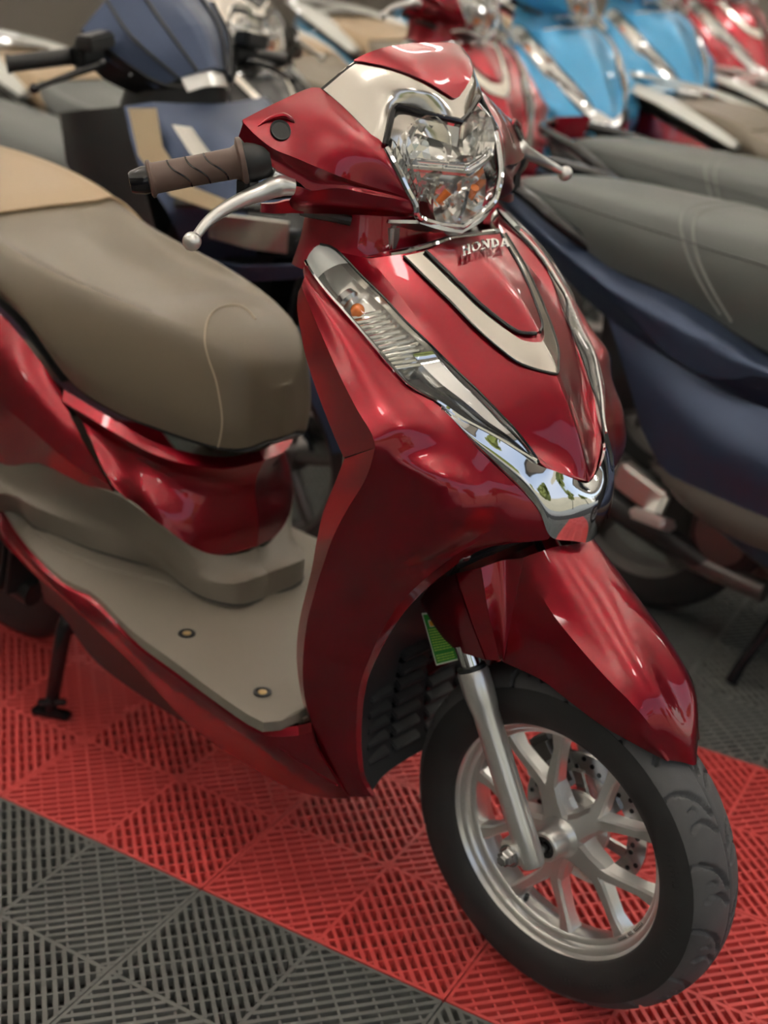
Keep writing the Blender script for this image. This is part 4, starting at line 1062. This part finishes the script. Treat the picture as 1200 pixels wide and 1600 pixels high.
def make_sport(name, label):
    """sporty scooter: fan-shaped handlebar cowl, split lamps, long grey seat, swept side panels"""
    T = empty(name, label, 'scooter')
    K, NV, GS = M['black'], M['navy'], M['greyseat']
    def half(rows, nm, m, nv=4, br=(), sharp=25, th=.003, par=T, n=24):
        g = across([rs([V(p) for p in r], n) for r in rows], nv, br)
        a = build(nm, tobm(g), m, par, sharp, th, (-.7, 0, .5)); build(nm, flip(tobm(g)), m, par, sharp, th, (-.7, 0, .5)); return a
    # side panels: upper sweep, hollow, lower sweep
    half([[(-.42, -.13, .62), (-.75, -.15, .615), (-.967, -.155, .64), (-1.16, -.155, .70), (-1.34, -.15, .725), (-1.55, -.12, .79), (-1.72, -.06, .845)],
          [(-.40, -.17, .60), (-.75, -.20, .605), (-.95, -.21, .638), (-1.15, -.205, .672), (-1.33, -.185, .705), (-1.55, -.14, .77), (-1.74, -.07, .83)],
          [(-.40, -.185, .57), (-.75, -.214, .60), (-.94, -.218, .628), (-1.04, -.218, .598), (-1.14, -.212, .608), (-1.23, -.20, .645), (-1.31, -.186, .677), (-1.55, -.14, .75), (-1.75, -.07, .82)],
          [(-.38, -.165, .55), (-.75, -.183, .565), (-1.0, -.175, .56), (-1.2, -.172, .60), (-1.35, -.160, .64), (-1.55, -.125, .72), (-1.74, -.06, .79)]], 'tail_panel', NV, 5, (2,), n=40)
    half([[(-.36, -.166, .552), (-.75, -.184, .565), (-1.0, -.176, .56), (-1.2, -.173, .60), (-1.33, -.163, .635)],
          [(-.33, -.20, .48), (-.75, -.228, .47), (-1.0, -.225, .475), (-1.17, -.20, .515), (-1.27, -.18, .56)],
          [(-.30, -.205, .40), (-.72, -.226, .385), (-1.0, -.218, .385), (-1.12, -.208, .392), (-1.2, -.19, .45)]], 'side_panel', NV, 5)
    half([[(-.30, -.206, .40), (-.72, -.227, .385), (-1.0, -.219, .386), (-1.17, -.20, .40)],
          [(-.28, -.222, .365), (-.72, -.240, .358), (-1.0, -.232, .356), (-1.12, -.212, .372)],
          [(-.26, -.225, .33), (-.72, -.240, .326), (-.98, -.232, .330), (-1.08, -.215, .348)]], 'side_trim', M['taupe'], 4)
    half([[(-.26, -.224, .33), (-.72, -.238, .325), (-.97, -.230, .329), (-1.07, -.214, .346)],
          [(-.26, -.222, .29), (-.70, -.228, .285), (-.90, -.216, .292), (-1.0, -.20, .32)]], 'lower_stripe', NV, 3)
    half([[(-.26, -.221, .288), (-.70, -.227, .284), (-.90, -.215, .291), (-1.02, -.20, .32)],
          [(-.28, -.20, .21), (-.58, -.20, .215), (-.80, -.18, .23), (-.95, -.15, .27)],
          [(-.32, -.15, .15), (-.58, -.14, .155), (-.78, -.12, .18), (-.90, -.11, .22)]], 'belly_fairing', M['taupe'], 4)
    # floor, tunnel
    g = across([[V((x, y, z)) for x, z in ((-.24, .36), (-.40, .345), (-.62, .35), (-.80, .37))] for y in (-.20, -.08, .08, .20)], 3)
    build('floorboard', tobm(g), K, T, thick=.004)
    build('centre_tunnel', tobm(across([[V((x, y * k, z)) for x, z in ((-.26, .72), (-.36, .55), (-.50, .50), (-.62, .55), (-.60, .64))] for y, k in ((-.10, 1), (-.07, 1), (0, 1), (.07, 1), (.10, 1))], 4)), K, T, thick=.003)
    # seat
    X = [(-.50, .03, .60, .65, .69), (-.52, .07, .595, .665, .72), (-.57, .10, .60, .69, .755), (-.65, .125, .605, .715, .785), (-.76, .148, .612, .74, .808), (-.90, .162, .635, .765, .83), (-1.02, .166, .66, .782, .842),
         (-1.12, .166, .69, .79, .848), (-1.22, .163, .712, .80, .852), (-1.36, .155, .728, .81, .856), (-1.52, .13, .765, .82, .858), (-1.64, .09, .79, .825, .848), (-1.70, .04, .80, .82, .835)]
    def sec(x, hw, zb, zs, zt):
        p = [V((x, -hw * .95, zb)), V((x, -hw, zb + (zs - zb) * .5)), V((x, -hw * .95, zs)), V((x, -hw * .78, zt - (zt - zs) * .3)), V((x, -hw * .45, zt - .002)), V((x, 0, zt))]
        return p + [V((q.x, -q.y, q.z)) for q in reversed(p[:-1])]
    rows = across([dense(sec(*q), 4) for q in X], 4)
    st_ = build('seat', tobm(rows), GS, T, 60, 0, (-1.1, 0, .7))
    b = [r[0] for r in rows]; build('seat_base', tobm(across([b, [V((p.x, -p.y, p.z)) for p in b]], 3)), K, T, thick=.004)
    k_ = 32
    for dk in (0, 1):
        n_ = len(rows[0]); q = []
        for j in range(1, n_ - 1):
            kf = k_ + dk - 7 * abs(1 - 2 * j / (n_ - 1)) ** 2.2; a_ = int(kf); q.append(rows[a_][j].lerp(rows[a_ + 1][j], kf - a_))
        build('seat_seam', tube(rs(q, 40), .0026, 6), M['seam'], st_)
    for s_ in (0, 1):
        q = [r[9] if not s_ else r[-10] for r in rows[3:-3]]
        build('side_seam', tube([p + V((0, (-.001, .001)[s_], .001)) for p in q], .0016, 6), M['darkseat'], st_)
    # grab rail
    gr = [V((-1.40, -.125, .745)), V((-1.48, -.158, .79)), V((-1.60, -.145, .835)), V((-1.74, -.10, .855)), V((-1.80, 0, .86))]
    build('grab_rail', tube(gr + [V((p.x, -p.y, p.z)) for p in reversed(gr[:-1])], .014, 12, n=36), M['blackgloss'], T)
    build('tail_lamp', tobm(across([[V((-1.72, -.07, .89)), V((-1.79, 0, .88)), V((-1.72, .07, .89))], [V((-1.73, -.06, .83)), V((-1.79, 0, .82)), V((-1.73, .06, .83))]], 4)), M['red'], T, thick=.003)
    # front fairing
    c0 = [(-.24, 0, .95), (-.10, 0, .885), (.03, 0, .79), (.065, 0, .70)]
    c1 = [(-.25, -.075, .952), (-.11, -.08, .88), (.0, -.075, .785), (.03, -.06, .69)]
    c2 = [(-.27, -.15, .955), (-.16, -.165, .875), (-.06, -.16, .785), (-.05, -.11, .68)]
    c3 = [(-.30, -.195, .945), (-.22, -.22, .845), (-.13, -.22, .765), (-.14, -.16, .66)]
    cs = [[V(p) for p in c] for c in (c0, c1, c2, c3)]
    def symf(nm, cs, m, nv=4, br=(), n=20, sharp=18, par=T, th=.003):
        rows = [rs(c, n) for c in cs]; k = len(cs) - 1
        full = [[V((p.x, -p.y, p.z)) for p in r] for r in reversed(rows[1:])] + rows
        bb = sorted({k - i for i in br} | {k + i for i in br}); bb = [i for i in bb if 0 < i < 2 * k]
        return build(nm, tobm(across(full, nv, bb)), m, par, sharp, th, (-.6, 0, .7))
    symf('front_fairing', cs, NV, 4, (1, 2))
    for f in (lambda b: b, flip):
        # beige decal along the outer edge, upper lamp and lower lamp
        g = across([[V((-.268, -.208, .945)), V((-.212, -.226, .862)), V((-.115, -.224, .80)), V((-.02, -.198, .785))], [V((-.205, -.188, .952)), V((-.165, -.204, .885)), V((-.085, -.207, .825)), V((.0, -.178, .805))]], 3)
        build('decal', f(tobm(g)), M['beige'], T, thick=.0015)
        g = across([[V((-.165, -.180, .925)), V((-.105, -.184, .88)), V((-.045, -.180, .84))], [V((-.120, -.168, .925)), V((-.065, -.168, .885)), V((-.010, -.160, .845))]], 3)
        build('position_lamp', f(tobm(g)), M['reflector'], T, thick=.004)
        g = across([[V((-.05, -.182, .775)), V((.02, -.145, .775)), V((.075, -.085, .768))], [V((-.06, -.170, .725)), V((.01, -.130, .712)), V((.06, -.075, .705))]], 3)
        build('headlight', f(tobm(g)), M['reflector'], T, thick=.006)
        build('headlight_brow', f(tube([V((-.11, -.215, .785)), V((-.01, -.172, .795)), V((.08, -.10, .79))], .009, 8, n=10)), K, T)
        g = across([[V((-.15, -.19, .68)), V((.0, -.135, .675)), V((.085, -.06, .685)), V((.10, 0, .69))], [V((-.16, -.18, .635)), V((-.01, -.125, .640)), V((.07, -.055, .655)), V((.085, 0, .66))]], 3)
        build('front_lip', f(tobm(g)), NV, T, thick=.004)
        g = across([[V((-.30, -.195, .945)), V((-.22, -.22, .845)), V((-.16, -.22, .70)), V((-.20, -.205, .40))], [V((-.45, -.207, .92)), V((-.40, -.217, .80)), V((-.33, -.212, .66)), V((-.26, -.20, .38))], [V((-.58, -.16, .90)), V((-.54, -.175, .80)), V((-.43, -.18, .66)), V((-.31, -.19, .38))]], 4)
        build('shield_edge', f(tobm(g)), K, T, thick=.003)
        g = across([[V((-.13, -.16, .66)), V((-.19, -.165, .50)), V((-.20, -.17, .38)), V((-.24, -.18, .26))], [V((-.17, -.215, .70)), V((-.21, -.215, .54)), V((-.22, -.21, .42)), V((-.26, -.205, .30))]], 4)
        build('lower_shield', f(tobm(g)), K, T, thick=.003)
    g = across([[V((-.46, y, .92 - abs(y) * .1)), V((-.41, y, .78)), V((-.35, y, .62)), V((-.29, y, .38))] for y in (-.18, -.07, .07, .18)], 4)
    build('inner_shield', tobm(g), K, T, thick=.003)
    g = across([[V((-.24, y, .62)), V((-.26, y, .45)), V((-.27, y, .26))] for y in (-.16, 0, .16)], 4)
    build('lower_cover', tobm(g), K, T, thick=.003)
    build('steering_neck', tube([V((-.40, 0, .84)), V((-.37, 0, 1.0))], [.13, .10], 20), K, T, 40)
    symf('air_intake', [[V(p) for p in c] for c in ([(.040, 0, .795), (.072, 0, .74), (.075, 0, .695)], [(.008, -.07, .79), (.038, -.07, .735), (.045, -.06, .69)], [(-.02, -.11, .79), (.0, -.12, .735), (.0, -.10, .69)])], M['blackgloss'], 4, (), 10, 30)
    # handlebar cowl: faceted fan with a trapezoid panel, over a black frame
    f0 = [(-.40, 0, 1.165), (-.30, 0, 1.10), (-.25, 0, 1.02)]
    f1 = [(-.415, -.075, 1.165), (-.325, -.07, 1.09), (-.262, -.038, 1.010)]
    f2 = [(-.43, -.14, 1.135), (-.36, -.128, 1.068), (-.288, -.068, .995)]
    f3 = [(-.45, -.185, 1.08), (-.40, -.172, 1.03), (-.318, -.10, .975)]
    symf('handlebar_cowl', [[V(p) for p in c] for c in (f0, f1, f2, f3)], NV, 3, (1, 2), 10, 8)
    for fx in (f1, f2):
        for f in (lambda b: b, flip): build('cowl_crease', f(tube([V(p) + V((.002, 0, .002)) for p in fx], .0035, 6, n=12)), K, T)
    symf('cowl_insert', [[V(p) for p in c] for c in ([(-.272, 0, 1.035), (-.248, 0, .985)], [(-.278, -.036, 1.03), (-.255, -.030, .982)], [(-.292, -.062, 1.006), (-.272, -.055, .972)])], M['alu'], 3, (1,), 8, 8)
    symf('cowl_frame', [[V(p) for p in c] for c in ([(-.27, 0, .99), (-.36, 0, .95)], [(-.30, -.09, .985), (-.37, -.09, .955)], [(-.375, -.155, 1.035), (-.41, -.16, .985)], [(-.42, -.175, 1.075), (-.44, -.185, 1.02)])], K, 3, (), 8, 30)
    symf('cowl_back', [[V(p) for p in c] for c in ([(-.405, 0, 1.16), (-.46, 0, 1.03)], [(-.42, -.075, 1.16), (-.46, -.075, 1.03)], [(-.452, -.185, 1.078), (-.47, -.18, 1.0)])], K, 3, (), 8, 30)
    symf('screen_tip', [[V(p) for p in c] for c in ([(-.405, 0, 1.172), (-.37, 0, 1.15)], [(-.418, -.05, 1.172), (-.385, -.05, 1.149)])], M['silver'], 3, (), 8, 30)
    for f in (lambda b: b, flip):
        gp = build('grip', f(tube([V((-.415, -.235, 1.03)), V((-.42, -.24, 1.029)), V((-.445, -.355, 1.015)), V((-.45, -.362, 1.014))], [.02, .017, .0165, .020], 16)), K, T)
        build('switch_housing', f(box((-.41, -.20, 1.03), (.045, .06, .05), bev=.008)), K, T)
        build('brake_reservoir', f(box((-.375, -.205, 1.062), (.05, .065, .03), rot=Matrix.Rotation(.2, 3, 'X'), bev=.005)), K, T)
        lv = build('brake_lever', f(tube([V((-.375, -.19, 1.02)), V((-.36, -.24, 1.01)), V((-.375, -.30, .99)), V((-.385, -.34, .975))], [.010, .008, .006, .005], 10, n=18)), M['blackgloss'], T)
        bm = bmesh.new(); bmesh.ops.create_uvsphere(bm, u_segments=12, v_segments=8, radius=.010, matrix=Matrix.Translation((-.386, -.344, .974))); build('lever_ball', f(bm), M['blackgloss'], lv)
        build('cowl_accent', f(tube([V((-.36, -.135, 1.0)), V((-.345, -.11, 1.0)), V((-.32, -.095, .985))], .005, 6)), M['alu'], T)
        # passenger peg with its hanger
        pg = build('peg_hanger', f(box((-1.18, -.190, .335), (.12, .03, .06), rot=Matrix.Rotation(.3, 3, 'Y'), bev=.008)), M['alu'], T)
        build('passenger_peg', f(box((-1.125, -.225, .30), (.080, .055, .024), rot=Matrix.Rotation(-.4, 3, 'X'), bev=.006)), M['alu'], pg)
        fk = build('fork_leg', f(tube([V((-.17, -.085, .52)), V((-.09, -.085, .37)), V((-.02, -.085, .205))], [.013, .019, .017], 14)), M['blackgloss'], T)
    # fender and wheels
    rows = []
    for y, dr in ((-.075, -.03), (-.05, .012), (0, .022), (.05, .012), (.075, -.03)):
        rows.append([V(((.255 + dr) * math.cos(t), y, .24 + (.262 + dr) * math.sin(t))) for t in [math.radians(22 + 125 * i / 16) for i in range(17)]])
    build('front_fender', tobm(across(rows, 3)), NV, T, 30, .003)
    for nm, c, r, hw in (('front', V((0, 0, .245)), .245, .042), ('rear', V((-1.28, 0, .255)), .255, .055)):
        w_ = build(nm + '_tyre', lathe([(r - .075, -hw * .8), (r - .045, -hw), (r - .02, -hw * .92), (r - .005, -hw * .5), (r, 0), (r - .005, hw * .5), (r - .02, hw * .92), (r - .045, hw), (r - .075, hw * .8)], c, (0, 1, 0), 48, closed=True), M['rubber'], T, 50)
        rm = build(nm + '_rim', lathe([(r - .074, -hw * .8), (r - .070, hw * .8), (r - .09, hw * .5), (r - .09, -hw * .5)], c, (0, 1, 0), 40, closed=True), M['darksteel'], T, 35)
        for k in range(5):
            a = 2 * PI * k / 5
            build('spoke', tube([c + V((.02 * math.cos(a), 0, .02 * math.sin(a))), c + V(((r - .085) * math.cos(a + .2), 0, (r - .085) * math.sin(a + .2)))], [.018, .012], 8), M['darksteel'], rm)
        build('hub', lathe([(.04, -.03), (.04, .03)], c, (0, 1, 0), 20), M['darksteel'], rm)
    en = build('engine_case', box((-1.06, .02, .27), (.34, .20, .17), bev=.03), M['darksteel'], T)
    build('crankcase_cover', lathe([(.085, 0), (.085, .03), (.07, .045), (.03, .05), (0, .05)], (-1.02, -.10, .28), (0, -1, 0), 32), M['black'], en, 35)
    build('fan_grille', lathe([(.055, .046), (.055, .052), (.02, .054), (0, .054)], (-1.02, -.10, .28), (0, -1, 0), 24), M['darksteel'], en, 35)
    build('swing_arm', tube([V((-.92, -.13, .20)), V((-1.1, -.14, .21)), V((-1.3, -.13, .25))], .022, 12), M['darksteel'], T)
    build('exhaust', tube([V((-1.02, -.13, .20)), V((-1.25, -.165, .27)), V((-1.4, -.17, .30)), V((-1.68, -.17, .36))], [.022, .03, .055, .05], 20, n=24), K, T, 40)
    build('stand', tube([V((-.88, -.10, .20)), V((-.93, -.15, .05)), V((-.94, -.16, .008))], [.013, .011, .012], 10), M['blackgloss'], T)
    build('main_stand', tube([V((-.88, .10, .20)), V((-.93, .15, .05)), V((-.94, .16, .008))], [.013, .011, .012], 10), M['blackgloss'], T)
    build('hull', box((-1.05, 0, .58), (.70, .24, .22), bev=.04), K, T)
    return T

def kids(o): return [c for c in bpy.data.objects if c.parent == o]
KIDS = {}
def index():
    KIDS.clear()
    for o in bpy.data.objects:
        if o.parent: KIDS.setdefault(o.parent.name, []).append(o)
def copy_tree(root, loc, yaw, label, swap=None, group=None, skip=(), turn=None, lean=0):
    """copy a scooter with its parts and their sub-parts; swap recolours material slots of the copies"""
    r = root.copy(); COL.objects.link(r); r.location = loc; r.rotation_euler = (lean, 0, yaw); r['label'] = label
    if group: r['group'] = group
    pivot = V((-.385, 0, .98)); Rm = None
    if turn:
        ax = V((-.42, 0, .91)).normalized(); Rm = Matrix.Translation(pivot) @ Matrix.Rotation(turn, 4, ax) @ Matrix.Translation(-pivot)
    def cp(o, par, depth):
        if o.name.split('.')[0] in skip: return
        c = o.copy(); COL.objects.link(c); c.parent = par
        if Rm and depth == 1 and o.name.split('.')[0] in STEER: c.matrix_basis = Rm @ o.matrix_basis
        if swap and o.type == 'MESH':
            for i, sl in enumerate(o.material_slots):
                if sl.material and sl.material.name in swap:
                    c.material_slots[i].link = 'OBJECT'; c.material_slots[i].material = swap[sl.material.name]
        for ch in KIDS.get(o.name, []): cp(ch, c, depth + 1)
    for ch in KIDS.get(root.name, []): cp(ch, r, 1)
    return r
STEER = {'handlebar_cover', 'cover_chamfer', 'cover_lower', 'lever_guard', 'mirror_socket', 'socket_brow', 'headlight_garnish', 'visor', 'rear_cowl', 'headlight', 'headlight_chin', 'grip', 'bar_end', 'throttle_housing', 'brake_lever', 'cable', 'hose',
         'front_fender', 'front_tyre', 'front_rim', 'fork_leg', 'axle', 'brake_disc', 'brake_caliper', 'brake_hose', 'fork_crown'}
# white grab rails that the scooters of the back rows carry
def grab_rail():
    bm = bmesh.new()
    for s in (-1, 1):
        pts = [V((-1.14, s * .185, .80)), V((-1.28, s * .19, .85)), V((-1.45, s * .165, .895)), V((-1.62, s * .12, .92)), V((-1.80, s * .055, .935)), V((-1.84, 0, .935))]
        d = dense(pts, 5); lo, hi = [], []
        rows = []
        for i, p in enumerate(d):
            t = i / (len(d) - 1); w_ = .026 + .028 * math.sin(PI * min(1, t * 1.1)) ** 1
            rows.append([p + V((0, s * -w_, .004)), p + V((0, 0, .012)), p + V((0, s * w_ * .8, -.004)), p + V((0, 0, -.010))])
        tobm(rows, bm, closeu=True)
    tobm(across([[V((-1.50, -.14, .905)), V((-1.52, 0, .915)), V((-1.50, .14, .905))], [V((-1.57, -.12, .915)), V((-1.60, 0, .925)), V((-1.57, .12, .915))]], 3), bm)
    return bm

index()
MATN = lambda a, b: {M[a].name: M[b]}
blue = {M['red'].name: M['blue']}
SM = ('warning_sticker', 'casting_marks', 'sidewall_moulding', 'vent_hole', 'caliper_bolt', 'carrier_arm', 'pinch_nut', 'washer', 'axle_lug', 'valve_stem', 'print_lines', 'louvre', 'cooling_fin', 'grip_groove', 'screw', 'bolt_recess', 'stitching', 'tread', 'reflector_ribs', 'neck_screw', 'neck_slot', 'neck_clip', 'fastener', 'housing_tab', 'lever_bracket', 'spoke' * 0)
def lead(loc, yaw, label, colour=None, rail=True, seat=None, turn=0.0, skip=()):
    sw = {}
    if colour: sw[M['red'].name] = M[colour]
    if seat: sw[M['tan'].name] = M[seat[0]]; sw[M['seat'].name] = M[seat[1]]
    r = copy_tree(S, (loc[0], loc[1], gz(loc[1], loc[0])), yaw, label, sw, 'scooters parked in the rows behind', SM + tuple(skip) + (('front_garnish', 'garnish_edge', 'panel_shadow_gap', 'badge_panel') if colour == 'blue' else ()), turn)
    if rail: build('grab_rail', grab_rail(), M['white'], r, 40)
    return r
lead((-1.42, 1.65), -.2, 'dark red scooter just behind the front red scooter, silver U trim on its nose', None, turn=.35)
lead((-1.50, 2.22), -.2, 'sky blue scooter directly behind the dark red one, left of the two blue noses', 'blue', turn=.35)
lead((-1.66, 2.95), -.2, 'sky blue scooter further right, right of the two blue noses', 'blue', turn=.3)
lead((-1.74, 3.60), -.2, 'dark red scooter nose in the top right corner, beyond the blue ones', None, turn=.3)
lead((-1.74, 1.215), -.04, 'dark scooter at the top left, white grab rail, headlight left of the red visor', 'blackgloss', seat=('tan', 'greyseat'), turn=.12)
lead((-.03, 2.42), -.1, 'red scooter tail with white grab rail and brown seat at the right edge', None, seat=('seat', 'seat'))
lead((-.12, 3.12), -.1, 'red scooter tail with white grab rail, farthest on the right', None, seat=('seat', 'seat'))
nav = make_sport('motor_scooter', 'matte navy scooter with grey seat right of the red one, cut by the right edge')
nav.location = (.72, 1.0, 0); nav.rotation_euler = (0, 0, -.05); nav['group'] = 'scooters parked in the rows behind'
index()
copy_tree(nav, (-1.2, .62, 0), .0, 'matte navy scooter with beige decals and black handlebar at the upper left', None, 'scooters parked in the rows behind', turn=None)
copy_tree(nav, (.38, 1.66, 0), -.05, 'dark grey seated scooter with black grab rail behind the navy one at right', MATN('navy', 'blackgloss'), 'scooters parked in the rows behind')
